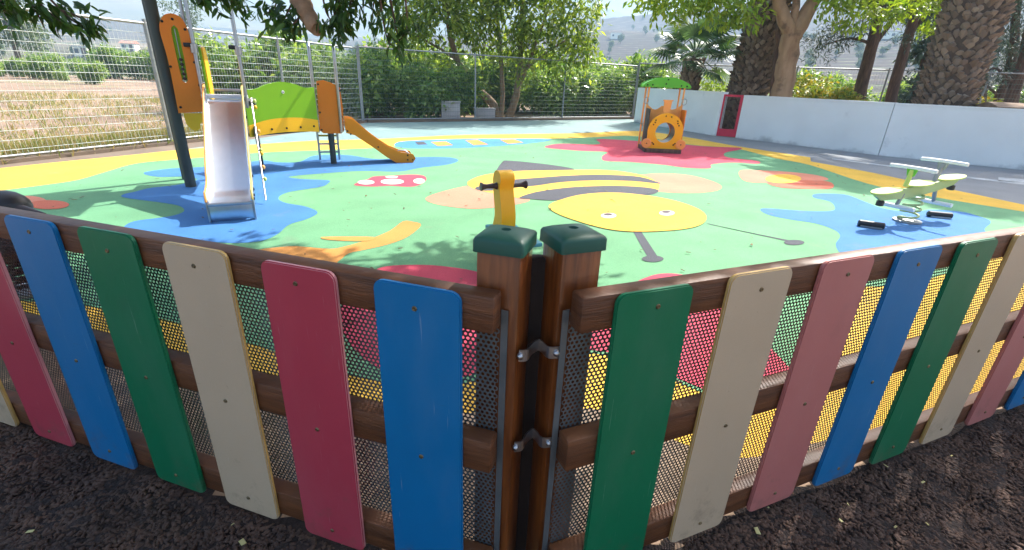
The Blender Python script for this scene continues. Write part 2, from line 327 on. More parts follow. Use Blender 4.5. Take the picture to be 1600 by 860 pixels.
_d = (FC-FL0)/np.linalg.norm(FC-FL0); _n = np.array([_d[1], -_d[0]])
sheet('soil_strip', [FL0+_n*.02, FC+_n*.02, FC+_n*.35-_d*.3, FC+_n*.5-_d*3, FL0+_n*1.6, FL0+_n*1.8-_d*.5], .004, 'kerb', kind='structure')
up_y = [(0, 263), (105, 252), (209, 242), (290, 233.5), (401, 226), (493, 220), (564, 218.5), (644, 215), (731, 211), (899, 208.5), (998, 205), (1070, 214), (1148, 228), (1266, 246)]
up_y2 = [(1267, 252.5), (1320, 262), (1368, 271), (1414, 281), (1486, 296), (1600, 320)]
teal = [tuple(p) for p in pxs(up_y[3:12], .004, 3, False)] + [(4.9, 15.6), (4.3, 17.9), (4.3, 19.3), tuple(FC+np.array((.15, -.1))), (-5.0, 9.9)]
sheet('court_paint', teal, .006, 'court', kind='structure')
yo = [tuple(p) for p in pxs(up_y, .008, 4, False)] + [tuple(p) for p in pxs(up_y2, .008, 3, False)]
yo += [(9.0, 5.4), tuple(RP+RN*.09+RD*8.6), tuple(inner_c+np.array((0, .03))), tuple(LP+LN*.09+LD*6.2), (-7.1, 4.3)]
floor = sheet('rubber_floor', yo, .008, 'rubber_yellow', kind='structure')
lo_y = [(0, 298), (70, 289), (122, 281), (167, 268), (216, 255), (293, 248), (401, 239), (493, 235), (547, 233), (609, 229.5), (700, 221), (847, 217.5), (920, 215), (995, 213), (1076, 226), (1148, 232), (1209, 247), (1265, 258), (1355, 287), (1453, 307), (1600, 331)]
near_y = [(1600, 372), (1560, 395), (1440, 440), (1335, 452), (1285, 500), (1240, 600), (1160, 636), (1085, 608), (1000, 572), (935, 553), (850, 556), (720, 600), (560, 590), (400, 540), (260, 500), (150, 480), (0, 468)]
gr = [tuple(p) for p in pxs(lo_y, .010, 4, False)] + [(8.0, 5.5), (6.5, 4.6)] + [tuple(p) for p in pxs(near_y, .010, 4, False)] + [(-4.6, 3.0), (-6.3, 3.6), (-6.4, 4.6)]
sheet('green_field', gr, .010, 'rubber_green', floor)
edge_px = [(0, 508), (150, 520), (260, 548), (400, 592), (560, 628), (700, 645), (830, 640), (935, 640), (1010, 668), (1085, 700), (1160, 716), (1240, 700)]
ed = [tuple(p) for p in pxs(edge_px, .012, 4, False)] + [tuple(RP+RN*.095+RD*2.1), tuple(inner_c+np.array((0, .04))), tuple(LP+LN*.095+LD*4.2)]
sheet('earth_edging', ed, .012, 'edging', floor)
def ell(cx, cyy, rx, ry, n=14): return [(cx+rx*math.cos(2*math.pi*i/n), cyy+ry*math.sin(2*math.pi*i/n)) for i in range(n)]
Z1, Z2, Z3 = .012, .014, .016
def inlay(name, pts, z, m, k=5, smooth=True): return sheet(name, pxs(pts, z, k, True, smooth), z, 'rubber_'+m, floor)
inlay('pond', [(225, 270), (263, 264), (305, 262), (360, 258), (409, 251), (434, 254), (468, 253), (489, 244), (518, 242), (547, 243), (590, 249), (644, 246), (697, 246), (716, 250.5), (700, 257), (658, 262), (623, 268), (567, 267), (505, 271), (452, 276), (470, 280), (512, 282), (513, 286), (501, 292), (452, 300), (435, 309), (445, 317), (477, 323), (496, 332), (480, 342), (452, 351), (435, 365), (417, 374), (400, 378), (361, 380), (303, 375), (254, 366), (205, 363), (193, 356), (210, 346), (254, 340), (278, 335), (288, 329), (280, 322), (254, 317), (195, 309), (193, 304), (210, 300), (234, 294), (270, 290), (296, 285), (308, 280), (290, 276), (244, 276)], Z1, 'blue')
inlay('pond', [(1188, 328), (1202, 326), (1258, 330), (1297, 330), (1305, 325), (1297, 315), (1272, 309), (1272, 304), (1290, 303), (1323, 305), (1355, 317), (1385, 327), (1430, 332), (1453, 328), (1502, 331), (1535, 340), (1548, 347), (1538, 358), (1540, 368), (1500, 388), (1420, 402), (1370, 408), (1320, 399), (1306, 383), (1313, 369), (1303, 359), (1274, 349), (1235, 343), (1202, 336)], Z1, 'blue')
inlay('sky_strip', [(616, 227), (623, 222), (644, 220), (690, 218), (749, 217), (850, 217), (857, 220), (819, 225), (766, 229), (714, 231.5), (651, 232), (627, 230.5)], Z1, 'sky')
for q in ([(673, 222), (697, 221), (708, 227), (684, 228.5)], [(727, 219.5), (746, 218.5), (763, 226), (740, 227)], [(781, 218.5), (803, 217.8), (818, 223), (794, 225)]): inlay('tan_tile', q, Z2, 'tan', 1, False)
inlay('grey_tile', [(648, 222), (662, 221.5), (668, 226), (653, 226.5)], Z2, 'grey', 1, False)
inlay('splash', [(852, 229), (875, 225), (927, 226), (938, 224), (932, 218), (955, 218), (1000, 221), (1067, 226), (1105, 229), (1154, 231), (1156, 234), (1133, 239), (1137, 246), (1182, 251.5), (1184, 256), (1144, 254), (1112, 257), (1109, 263), (1070, 262), (1035, 257.5), (980, 253), (945, 251.5), (941, 244.5), (948, 237.6), (910, 236), (861, 232)], Z1, 'red')
inlay('petal', [(1156, 267), (1189, 266.5), (1234, 269), (1276, 274), (1294, 281), (1252, 286), (1206, 286), (1164, 283)], Z1, 'peach')
inlay('petal', [(1199, 285), (1241, 282), (1287, 283), (1302, 288), (1297, 295), (1259, 295), (1220, 293)], Z2, 'coral')
inlay('flower_centre', ell(1224, 279.5, 28, 7), Z3, 'yellow')
inlay('petal', ell(36, 314, 36, 8), Z1, 'peach'); inlay('petal', ell(76, 320, 32, 7), Z2, 'coral'); inlay('petal', ell(10, 322, 30, 8), Z2, 'coral')
inlay('mushroom', [(553, 289), (574, 280.5), (585, 276), (609, 275), (644, 273), (662, 275), (666, 281), (658, 288), (641, 292), (609, 290.5), (581, 291.6)], Z1, 'red')
inlay('spot', ell(613, 284, 18, 4.2), Z2, 'white'); inlay('spot', ell(572, 285, 13, 3.4), Z2, 'white'); inlay('spot', ell(655, 283, 9, 4), Z2, 'white'); inlay('spot', ell(612, 276.6, 10, 1.4), Z2, 'white')
inlay('branch', [(630, 346), (646, 347), (658, 352), (637, 370), (606, 382), (567, 391), (545, 396), (529, 408), (500, 425), (380, 425), (385, 402), (400, 391), (452, 385), (477, 386), (515, 389), (536, 386), (574, 375), (609, 361)], Z1, 'tan', 3)
inlay('twig', [(501, 371.5), (515, 370), (574, 370), (588, 372), (571, 377), (515, 375)], Z2, 'tan', 3)
inlay('flower', [(560, 445), (585, 423), (606, 416), (650, 414), (690, 416), (742, 424), (800, 445), (860, 462), (936, 452), (980, 446), (1004, 436), (1028, 428.5), (1056, 428), (1084, 436), (1140, 480), (1215, 555), (1236, 592), (1160, 628), (1085, 602), (1000, 566), (935, 548), (850, 550), (720, 590), (590, 575), (530, 500)], Z1, 'red', 4)
inlay('stinger', [(777, 264), (779, 269), (818, 268), (880, 267), (897, 264), (859, 257.5), (818, 253), (791, 251), (785, 253)], Z1, 'grey', 3)
inlay('wing', [(728, 291), (697, 298), (669, 307), (667, 314), (690, 321), (731, 326), (766, 325), (805, 320), (828, 312), (800, 300), (750, 290)], Z1, 'wing')
inlay('wing', [(985, 278), (1000, 273.5), (1035, 271), (1077, 274), (1112, 283), (1128, 292), (1116, 299), (1077, 302), (1032, 300), (990, 295)], Z1, 'wing')
inlay('bee_body', [(730, 287), (738, 280), (755, 274), (780, 270), (818, 267), (880, 266), (925, 265.5), (962, 267), (997, 272.5), (1015, 278), (1028, 286), (1030, 293), (1021, 302), (990, 306), (930, 306), (880, 312), (858, 313), (826, 311), (790, 306), (744, 296)], Z2, 'yellow')
inlay('stripe', [(742, 294), (756, 289), (776, 285), (806, 280.5), (840, 278), (880, 275), (925, 273.2), (962, 273.7), (1000, 276.5), (1028, 285), (1027, 287), (987, 283), (927, 282), (875, 285), (840, 290), (805, 293.5), (775, 297.5), (753, 298)], Z3, 'grey', 3)
inlay('stripe', [(811, 309), (838, 300), (880, 294), (910, 291.8), (962, 290.5), (1007, 292.8), (1028, 297), (1022, 303), (990, 306), (930, 306), (880, 312), (858, 313), (828, 311)], Z3, 'grey', 3)
inlay('bee_head', [(858, 321), (875, 312.6), (910, 304), (955, 301), (1007, 305), (1056, 314), (1091, 326.5), (1104, 339), (1095, 351), (1063, 358.6), (997, 362), (945, 357), (892, 342), (864, 330)], .018, 'yellow')
for ex_, ey_ in ((951, 336), (1042, 332)):
    inlay('eye', ell(ex_, ey_+1, 12, 4), .020, 'white'); inlay('pupil', ell(ex_-1, ey_-.8, 7, 1.9, 8), .022, 'pupil', 2)
inlay('antenna', [(989, 362), (1002, 362), (1027, 400), (1012, 402)], Z1, 'grey', 1, False); inlay('antenna_tip', ell(1020, 404.5, 17, 5), Z2, 'grey')
inlay('antenna', [(1103, 348.5), (1107, 350.5), (1233, 375.5), (1229, 377)], Z1, 'grey', 1, False); inlay('antenna_tip', ell(1241, 379, 16, 4), Z2, 'grey')

mat('line_paint', srgb(196, 200, 202), .8, col2=srgb(150, 154, 156), scale=5, fine=.2, bscale=40)
for q in ([(1300, 247.5), (1420, 262.5), (1420, 264.5), (1300, 249)], [(1455, 270), (1600, 286), (1600, 289), (1455, 272)], [(1560, 277), (1640, 284), (1640, 289), (1560, 283)]):
    sheet('court_line', pxs(q, .004, 1, True, False), .004, 'line_paint', kind='structure')
# bark mulch outside the fence: an uneven bed and loose chips on it
def mulch_h(x, y): return .008+.012*np.sin(x*9.1+y*3)*np.cos(y*11.3-x*4)+.006*np.sin(x*31+1)*np.sin(y*27)+.03*np.clip((-.5-x)/1., 0, 1.3)
def outside(x, y):
    q = np.stack([x, y], -1); return np.minimum((q-LP)@LN, (q-RP)@RN)      # < 0: camera side of at least one panel
nx, ny = 190, 110; xs = np.linspace(-3.6, 4.2, nx); ys = np.linspace(-1.2, 2.6, ny); XX, YY = np.meshgrid(xs, ys)
V = np.stack([XX, YY, mulch_h(XX, YY)+.004*rng.standard_normal(XX.shape)], -1).reshape(-1, 3)
I = np.arange(nx*ny).reshape(ny, nx); F = np.stack([I[:-1, :-1], I[:-1, 1:], I[1:, 1:], I[1:, :-1]], -1).reshape(-1, 4)
F = F[outside(V[F].mean(1)[:, 0], V[F].mean(1)[:, 1]) < .055]
tag(link('mulch_bed', fast_mesh('mulch_bed', V, F), 'mulch'), kind='structure')
def scatter(name, n, m, size, flat, kind, sel, seed, zoff=0.):
    g = np.random.default_rng(seed); P = sel(g, n); n = len(P)
    L_ = size*(.5+g.random(n)); W_ = L_*(.25+.45*g.random(n)); H_ = L_*flat
    yaw = g.random(n)*6.283; tilt = (g.random(n)-.5)*(1.3 if flat > .05 else .5)
    base = np.array([(-.5, -.5, 0), (.5, -.4, 0), (.42, .5, 0), (-.46, .44, 0), (-.4, -.36, 1), (.38, -.34, .9), (.34, .38, 1.05), (-.36, .34, .95)])
    q = base[None]*np.stack([L_, W_, H_], -1)[:, None]
    c, s_ = np.cos(tilt)[:, None], np.sin(tilt)[:, None]; q = np.stack([q[..., 0]*c-q[..., 2]*s_, q[..., 1], q[..., 0]*s_+q[..., 2]*c], -1)
    c, s_ = np.cos(yaw)[:, None], np.sin(yaw)[:, None]; q = np.stack([q[..., 0]*c-q[..., 1]*s_, q[..., 0]*s_+q[..., 1]*c, q[..., 2]], -1)
    V = (q+P[:, None]).reshape(-1, 3)+np.array([0, 0, zoff])
    f = np.array([(3, 2, 1, 0), (4, 5, 6, 7), (0, 1, 5, 4), (1, 2, 6, 5), (2, 3, 7, 6), (3, 0, 4, 7)]); F = (np.arange(n)[:, None, None]*8+f[None]).reshape(-1, 4)
    return tag(link(name, fast_mesh(name, V, F), m), kind=kind)
def sel_mulch(g, n):
    x = g.uniform(-2.6, 3.2, n*3); y = g.uniform(.3, 2.3, n*3); o = outside(x, y); k = (o < .02) & (o > -.95)
    x, y = x[k][:n], y[k][:n]; return np.stack([x, y, mulch_h(x, y)], -1)
scatter('bark_chips', 60000, 'chip', .0165, .2, 'stuff', sel_mulch, 3)
scatter('leaf_bits', 130, 'litter', .016, .03, 'stuff', sel_mulch, 4, .008)
def sel_floor(g, n):
    x = g.uniform(-5, 6, n*2); y = g.uniform(1.4, 10, n*2); k = (outside(x, y) > .3); return np.stack([x, y, np.full(len(x), .026)], -1)[k][:n]
scatter('fallen_leaves', 420, 'dead_leaf', .03, .04, 'stuff', sel_floor, 5)

# ------------------------------------------------------------------ coloured picket fence: two panels with a post each
def vec3(p, z=0.): return np.array([p[0], p[1], z])
plank_shape = rrect(0, Z_B, PW, Z_T, .022)
def perforated(name, P, D, Nn, off, t0, t1, z0, z1, parent, origin):
    p = .0117; hh = p*math.sqrt(3)/2; r = p*.345
    cols = int((t1-t0)/p); rows = int((z1-z0)/hh)
    c, rw = np.meshgrid(np.arange(cols), np.arange(rows)); ct = t0+(c+.5*(rw % 2)+.5)*p; cz = z0+(rw+.5)*hh
    ct = ct.ravel(); cz = cz.ravel()
    a = np.pi/6+np.arange(6)*np.pi/3; Ro = p/math.sqrt(3)
    hexo = np.stack([Ro*np.cos(a), Ro*np.sin(a)], -1); hexi = np.stack([r*np.cos(a), r*np.sin(a)], -1)
    q = np.concatenate([hexo, hexi])[None]+np.stack([ct, cz], -1)[:, None]      # n,12,2
    V = (vec3(P+Nn*off)[None, None]+q[..., :1]*vec3(D)+q[..., 1:]*np.array([0, 0, 1.])).reshape(-1, 3)-origin
    f = np.array([(i, (i+1) % 6, 6+(i+1) % 6, 6+i) for i in range(6)]); F = (np.arange(len(ct))[:, None, None]*12+f).reshape(-1, 4)
    o = link(name, fast_mesh(name, V, F), 'perforated', parent); return tag(o, kind='stuff')
def picket(side, P, D, Nn, SPC, cols, tmin, length, label):
    org = vec3(P); t = thing('picket_fence', label, 'fence', org, group='coloured picket fences')
    d3, n3 = vec3(D), vec3(Nn)
    meshes = {}
    for i, cname in enumerate(cols):
        dz = random.uniform(-.004, .004); dt = random.uniform(-.004, .004); rx = random.uniform(-.006, .006)
        m = MB().prism([(u+dt+rx*(v-.5), v+dz) for u, v in plank_shape], d3, EZ, n3, .012, d3*(i*SPC))
        o = m.build('plank', 'hpl_'+cname, t)
        bm = bmesh.new(); bm.from_mesh(o.data)
        ed = [e for e in bm.edges if e.is_manifold and abs(e.calc_face_angle(0)) > 1.2]
        bmesh.ops.bevel(bm, geom=ed, offset=.0028, segments=2, affect='EDGES'); bm.to_mesh(o.data); bm.free(); sm(o, 35)
        if cname in ('beige', 'pink'):
            o.data.materials.append(MATS['edge_'+cname])
            for f in o.data.polygons:
                if abs(np.array(f.normal)@n3) < .75: f.material_index = 1
        for zz in (.838, .452, .105):
            c = d3*(i*SPC+PW*.52+dt)-n3*.0005; c[2] = zz+random.uniform(-.008, .008)
            MB().lathe([(.0001, -.004), (.0058, -.004), (.006, .0), (.0045, .0022), (.0018, .0018), (.0001, .0006)], 10, c, -n3).build('screw', 'brass', o)
    for z0, z1 in ((.797, .877), (.44, .527), (.07, .158)):
        c = d3*((tmin+length)/2)+n3*(.0125+.024); c[2] = (z0+z1)/2
        MB().box(c, (length-tmin, .046, z1-z0), math.atan2(D[1], D[0]), bev=.006).build('rail', 'rail_wood', t, 40)
    perforated('perforated_sheet', P, D, Nn, .063, tmin+.004, length, .004, .83, t, org)
    m = MB()                                       # plain margin of the sheet
    m.box(d3*(tmin-.006)+n3*.063+np.array([0, 0, .417]), (.015, .0015, .826), math.atan2(D[1], D[0])).build('sheet_margin', 'perforated', t)
    return t
L_T = picket('l', LP, LD, LN, LSP, ['blue', 'pink', 'beige', 'green', 'blue', 'pink', 'beige', 'green', 'blue'], -.066, 2.62, 'wooden picket fence panel with blue, pink, beige and green planks, left of the corner posts')
R_T = picket('r', RP, RD, RN, RSP, ['green', 'beige', 'rose', 'blue', 'green', 'beige', 'rose', 'blue', 'green', 'beige'], -.073, 2.95, 'wooden picket fence panel starting with a green plank, right of the corner posts')
def corner_post(corner, D, Nn, parent, org, par_lab):
    wdt = .094; ang = math.atan2(D[1], D[0]); c2 = np.array(corner)+D*wdt/2+Nn*wdt/2
    o = MB().box(vec3(c2, .477)-org, (wdt, wdt, .955), ang, bev=.009).build('post', 'post_wood', parent, 35)
    tag(o, par_lab)
    k = .0525                                       # plastic cap: square skirt that swells to a dome, hole in the middle
    def sq(h, z, rad): return [(x, y, z) for x, y in rrect(-h, -h, h, h, rad, 3)]
    rings = [sq(k, .945, .006), sq(k, .968, .007), sq(k*.96, .973, .009), sq(k*.8, .9775, .016), sq(k*.52, .9815, .018), sq(k*.2, .9825, .01), sq(k*.17, .977, .008)]
    n = len(rings[0]); v = np.array([q for r_ in rings for q in r_]); ca, sa = math.cos(ang), math.sin(ang)
    v = np.stack([v[:, 0]*ca-v[:, 1]*sa+c2[0], v[:, 0]*sa+v[:, 1]*ca+c2[1], v[:, 2]], -1)-org
    f = [[i*n+j, i*n+(j+1) % n, (i+1)*n+(j+1) % n, (i+1)*n+j] for i in range(len(rings)-1) for j in range(n)]+[list(range(n))[::-1], [(len(rings)-1)*n+j for j in range(n)]]
    cp = MB().add(v, f).build('post_cap', 'cap_green', o, 40)
    return c2
lc = np.array([.016, .8515])                         # left post: front right corner, post runs along LD
corner_post(lc, LD, LN, L_T, vec3(LP), 'brown varnished square post at the left panel end')
rc = np.array([.0985, .8808])
corner_post(rc, RD, RN, R_T, vec3(RP), 'brown varnished square post at the right panel end')
pc = (lc+LN*.1+rc+RN*.1)/2
MB().box(vec3(pc, .455)-vec3(LP), (.085, .03, .91), .05, bev=.004).build('gap_shade_strip', 'gap_shade', L_T, 40)  # added dark strip standing in for the shade between the two posts
a_, b_ = lc+LN*.03, rc+RN*.012                      # steel straps that tie the two posts together
for zz in (.728, .486):
    br = thing('steel_bracket', 'bent steel strap bolted between the two posts, '+('upper' if zz > .6 else 'lower')+' one', 'bracket', vec3(a_, zz), group='straps between the posts')
    mid = (a_+b_)/2-np.array([-.004, -.012])
    P_ = [a_+np.array([-.004, -.03]), a_+np.array([.012, -.026]), a_+np.array([.022, -.002]), mid, b_+np.array([-.02, -.004]), b_+np.array([-.008, -.024]), b_+np.array([.02, -.02])]
    P_ = spline(P_, 4, False); n = len(P_); v = []
    for p in P_: v += [vec3(p, zz-.014), vec3(p, zz+.014)]
    T_ = np.gradient(P_, axis=0); T_ /= np.linalg.norm(T_, axis=1)[:, None]; Nn_ = np.stack([-T_[:, 1], T_[:, 0]], -1)
    for p, q in zip(P_, Nn_): v += [vec3(p-q*.003, zz-.014), vec3(p-q*.003, zz+.014)]
    f = []
    for i in range(n-1): f += [[2*i, 2*i+2, 2*i+3, 2*i+1], [2*n+2*i+1, 2*n+2*i+3, 2*n+2*i+2, 2*n+2*i], [2*i+1, 2*i+3, 2*n+2*i+3, 2*n+2*i+1], [2*n+2*i, 2*n+2*i+2, 2*i+2, 2*i]]
    f += [[0, 1, 2*n+1, 2*n], [2*n-2, 4*n-2, 4*n-1, 2*n-1]]
    MB().add(v, f).build('strap', 'steel', br, off=vec3(a_, zz))
    for p in (P_[1], P_[-3]): MB().ball(vec3(p, zz)-vec3(a_, zz)-np.array([0, .004, 0]), .0075, 10).build('bolt_head', 'steel', br, 180)

# ------------------------------------------------------------------ white wall with a red gate
def seg_box(m, p, q, th, z0, z1, out=0., top=None):
    p, q = np.array(p), np.array(q); d = (q-p)/np.linalg.norm(q-p); n = np.array([-d[1], d[0]])
    if out: p = p+n*out; q = q+n*out
    v = [vec3(p, z0), vec3(q, z0), vec3(q+n*th, z0), vec3(p+n*th, z0)]; v += [a+np.array([0, 0, z1-z0]) for a in v]
    return m.add(v, [[3, 2, 1, 0], [4, 5, 6, 7], [0, 1, 5, 4], [1, 2, 6, 5], [2, 3, 7, 6], [3, 0, 4, 7]])
wd = WALL[1]-WALL[0]; wd /= np.linalg.norm(wd)
wt = thing('garden_wall', 'long low white rendered wall along the right of the playground', 'wall', vec3(WALL[0]))
g0, g1 = np.array(gp(1117, 212.5)[:2]), np.array(gp(1149, 215)[:2])          # gate opening
th = .18
def wall_piece(p, q, z1=1.1):
    o = seg_box(MB(), p, q, th, -.02, z1).build('wall_panel', 'wall_white', wt, off=vec3(WALL[0]))
    seg_box(MB(), p, q, th+.02, z1+.0005, z1+.03, -.01).build('coping', 'wall_white', wt, off=vec3(WALL[0])); return o
d2 = WALL[2]-g1; d2 /= np.linalg.norm(d2)
wall_piece(WALL[0], g0, 1.13); wall_piece(g1, WALL[2]-d2*.008, 1.075)
d3_ = WALL[3]-WALL[2]; d3_ /= np.linalg.norm(d3_)
wall_piece(WALL[2]+d3_*.008, WALL[3]-d3_*.001, 1.07); wall_piece(WALL[3], WALL[4], 1.03)
seg_box(MB(), WALL[2]+np.array([-.01, .05]), WALL[2]+np.array([.02, .03]), .1, 0, 1.0).build('joint_filler', 'wall_top', wt, off=vec3(WALL[0]))
gt = thing('garden_gate', 'narrow red framed mesh gate set into the white wall', 'gate', vec3(g0))
gd = (g1-g0); gl = np.linalg.norm(gd); gd /= gl; gn = np.array([-gd[1], gd[0]])
def gbox(name, u0, u1, z0, z1, m, y0=.03, y1=.08): return seg_box(MB(), g0+gd*u0+gn*y0, g0+gd*u1+gn*y0, y1-y0, z0, z1).build(name, m, gt, off=vec3(g0))
gbox('gate_stile', .004, .075, .004, 1.1, 'red_paint'); gbox('gate_stile', gl-.075, gl-.004, .004, 1.1, 'red_paint'); gbox('gate_rail', .076, gl-.076, 1.045, 1.1, 'red_paint'); gbox('kick_panel', .076, gl-.076, .004, .2, 'red_paint')
m = MB()
for i in range(int((gl-.15)/.03)+1):
    u = .075+i*.03; p = g0+gd*u+gn*.055; m.tube([vec3(p, .2), vec3(p, 1.05)], .003, 4, False)
for i in range(28): m.tube([vec3(g0+gd*.075+gn*.055, .21+i*.03), vec3(g0+gd*(gl-.075)+gn*.055, .21+i*.03)], .003, 4, False)
m.build('gate_mesh', 'brown_plastic', gt, off=vec3(g0))

# ------------------------------------------------------------------ wire mesh fence round the court
def wire_fence(p, q, npost, label, h=1.86, mat_w='wire', dz=.12, du=.06):
    p, q = np.array(p), np.array(q); Lg = np.linalg.norm(q-p); d = (q-p)/Lg; t = thing('mesh_fence', label, 'fence', vec3(p), group='wire mesh fences')
    for i in range(npost):
        c = d*(Lg*i/(npost-1)); MB().tube([(c[0], c[1], -.05), (c[0], c[1], h+.06)], .027, 8).build('fence_post', 'galv', t, 60)
    MB().tube([(0, 0, h), vec3(d*Lg, h)], .021, 8).build('top_rail', 'galv', t, 60)
    MB().tube([(0, 0, .09), vec3(d*Lg, .09)], .018, 8).build('bottom_rail', 'galv', t, 60)
    m = MB(); n = np.array([-d[1], d[0]])*.024
    V, F = [], []
    def bar(a, b, r):
        e = (b-a)/np.linalg.norm(b-a); x = np.cross(e, (0, 0, 1.) if abs(e[2]) < .9 else vec3(d)); x /= np.linalg.norm(x); y = np.cross(e, x); k = len(V)
        for s_ in (a, b):
            for j in range(3): V.append(s_+r*(math.cos(2.094*j)*x+math.sin(2.094*j)*y))
        for j in range(3): F.append((k+j, k+(j+1) % 3, k+3+(j+1) % 3, k+3+j))
    for i in range(int(Lg/du)): c = d*(i+.5)*du+n; bar(vec3(c, .1), vec3(c, h-.02), .0022)
    z = .16
    while z < h-.03:
        bar(vec3(n, z), vec3(d*Lg+n, z), .0042); z += dz
    tag(link('wire_mesh', fast_mesh('wire_mesh', np.array(V), np.array(F)), mat_w, t), kind='stuff')
    return t
wire_fence(FL0, FC, 5, 'galvanised wire mesh fence on the left beside the dry field')
wire_fence(FC+np.array([.03, .02]), FR0, 4, 'wire mesh fence across the back in front of the green orchard bushes', 1.9, 'green_wire')
wire_fence(FR0+np.array([.04, 0]), FR1, 6, 'wire mesh fence behind the white wall, right of the fan palm', 2.0, 'green_wire', .14, .08)
m = MB(); seg_box(m, FL0, FC, .16, -.01, .055, -.06)
tag(m.build('kerb', 'kerb', off=None), kind='structure')
m = MB(); seg_box(m, FC+np.array([.12, .1]), FR0, .16, -.01, .06, -.06)
tag(m.build('kerb', 'kerb', off=None), kind='structure')

# utility cabinets behind the back fence
def cabinet(px0, px1, pyb, pyt, Y, label, dpt):
    a, b = at_y(px0, pyb, Y), at_y(px1, pyb, Y); zt = at_y(px0, pyt, Y)[2]; wv = b[0]-a[0]
    t = thing('utility_cabinet', label, 'cabinet', ((a[0]+b[0])/2, Y, 0), R(12), 'cabinets behind the back fence')
    MB().box((0, 0, zt/2-.02), (wv, dpt, zt), bev=.012).build('body', 'concrete_box', t, 40)
    MB().box((0, 0, zt-.005), (wv+.05, dpt+.05, .04), bev=.008).build('lid', 'concrete_box', t, 40)
    MB().box((0, -dpt/2-.006, zt*.52), (wv*.8, .014, zt*.72), bev=.004).build('door', 'concrete_box', t, 40)
cabinet(690, 718, 192, 158, 15.9, 'tall pale grey utility cabinet behind the back fence', .4)
cabinet(742, 772, 190, 169, 16.9, 'low pale grey utility cabinet at the foot of the trees', .4)

# ------------------------------------------------------------------ big slide tower (local x: right across the chute, y: back, origin under the chute top)
ua = np.array([.896, .444]); T1 = np.array([-3.16, 5.36]); ang1 = math.atan2(ua[1], ua[0])
T1 = T1+ua*.012
t1 = thing('slide_tower', 'tall play tower with a steel chute, orange side panel and dark post', 'slide', vec3(T1), ang1)
CL = 1.50
def chute_line(s):                       # height of the chute bed along its length (s: 0 top .. 1 exit)
    return [(0, .945), (-.10, .93), (-.22, .86), (-CL*.72, .30), (-CL*.84, .20), (-CL*.93, .17), (-CL, .165)]
bed = spline(chute_line(0), 5, False)
hw = .168
v = []; prof = [(-hw, .05), (-hw*.93, .012), (-hw*.8, 0), (hw*.8, 0), (hw*.93, .012), (hw, .05)]
for y, z in bed:
    for u, dz in prof: v.append((u, y, z+dz))
k = len(prof); f = [[i*k+j, i*k+j+1, (i+1)*k+j+1, (i+1)*k+j] for i in range(len(bed)-1) for j in range(k-1)]
v2 = [(x, y, z-.012) for x, y, z in v]; n = len(v)
f2 = f+[[n+q for q in fc[::-1]] for fc in f]+[[j, n+j, n+j+1, j+1] for j in range(k-1)]+[[(len(bed)-1)*k+j+1, n+(len(bed)-1)*k+j+1, n+(len(bed)-1)*k+j, (len(bed)-1)*k+j] for j in range(k-1)]
chute = MB().add(v+v2, f2).build('chute', 'slide_steel', t1, 40)
MB().box((0, -CL-.006, .09), (hw*2, .012, .13), bev=.004).build('exit_apron', 'slide_steel', chute, 40)
MB().tube([(-hw, -CL-.004, .165), (hw, -CL-.004, .165)], .016, 10).build('exit_roll', 'steel', chute, 60)
for s_ in (-1, 1):                       # side boards, steel with warm coloured rims
    top = [(y, z+.13 if y > -CL*.8 else z+.10) for y, z in bed]; top[0] = (0, 1.09); top[-1] = (-CL-.02, .19)
    bot = [(y, max(z-.05, .02)) for y, z in bed][::-1]; bot[0] = (-CL-.02, .012); bot[1] = (-CL*.97, .012)
    sb = MB().prism(top+bot, EY, EZ, (s_, 0, 0), .014, (s_*hw+s_*.001, 0, 0)).build('side_board', 'steel', t1, 30)
    MB().tube([(s_*(hw+.008), y, z+.002) for y, z in top], .0105, 6).build('rim', 'coral_plastic' if s_ < 0 else 'pale_yellow', sb, 60)
    for q in range(7):
        y, z = bed[3+q*4]; MB().lathe([(.0001, 0), (.014, 0), (.013, .008), (.0001, .01)], 8, (s_*(hw+.015), y, z+.02), (s_, 0, 0)).build('bolt', 'bolt', sb)
MB().box((0, .03, .975), (hw*2+.1, .05, .04), bev=.006).build('start_bar', 'white_metal', t1, 40)
MB().tube([(-.13, .5, 1.02), (.13, .5, 1.02)], .018, 8).build('back_bar', 'steel', t1, 60)
MB().box((0, .36, .905), (.56, .62, .05), bev=.006).build('platform', 'post_dark', t1, 40)
pa = (-.50, .12)
MB().tube([(pa[0], pa[1], -.02), (pa[0], pa[1], 2.2)], .054, 16).build('main_post', 'post_dark', t1, 60)
MB().tube([(-.60, .60, -.02), (-.60, .60, 2.0)], .045, 14).build('rear_post', 'post_dark', t1, 60)
arch = spline([(.62, .5), (.72, .42), (.86, .2), (.92, 0)], 5, False); arch2 = spline([(1.06, 0), (1.0, .24), (.84, .5), (.66, .6)], 5, False)
MB().prism(np.vstack([arch, arch2]), EY, EZ, EX, .04, (.2, 0, 0)).build('arch_foot', 'post_dark', t1, 40)
# grab tubes either side of the chute mouth, with clamps
for s_ in (-1, 1):
    x = s_*(hw+.03)
    tb = MB().tube([(x, .02, .86), (x, .02, 1.2), (x-.01*s_, .03, 2.2)], .019, 10).build('grab_tube', 'steel', t1, 60)
    if s_ < 0: MB().tube([(x-.045, .06, .9), (x-.045, .06, 2.15)], .016, 8).build('inner_tube', 'steel', tb, 60)
    MB().lathe([(.02, -.045), (.034, -.04), (.036, .04), (.02, .045)], 12, (x, .02, 1.43)).build('clamp', 'steel', tb, 50)
    MB().box((x-.05, .02, 1.46), (.07, .05, .04), bev=.008).build('clamp_block', 'black_plastic', tb, 40)
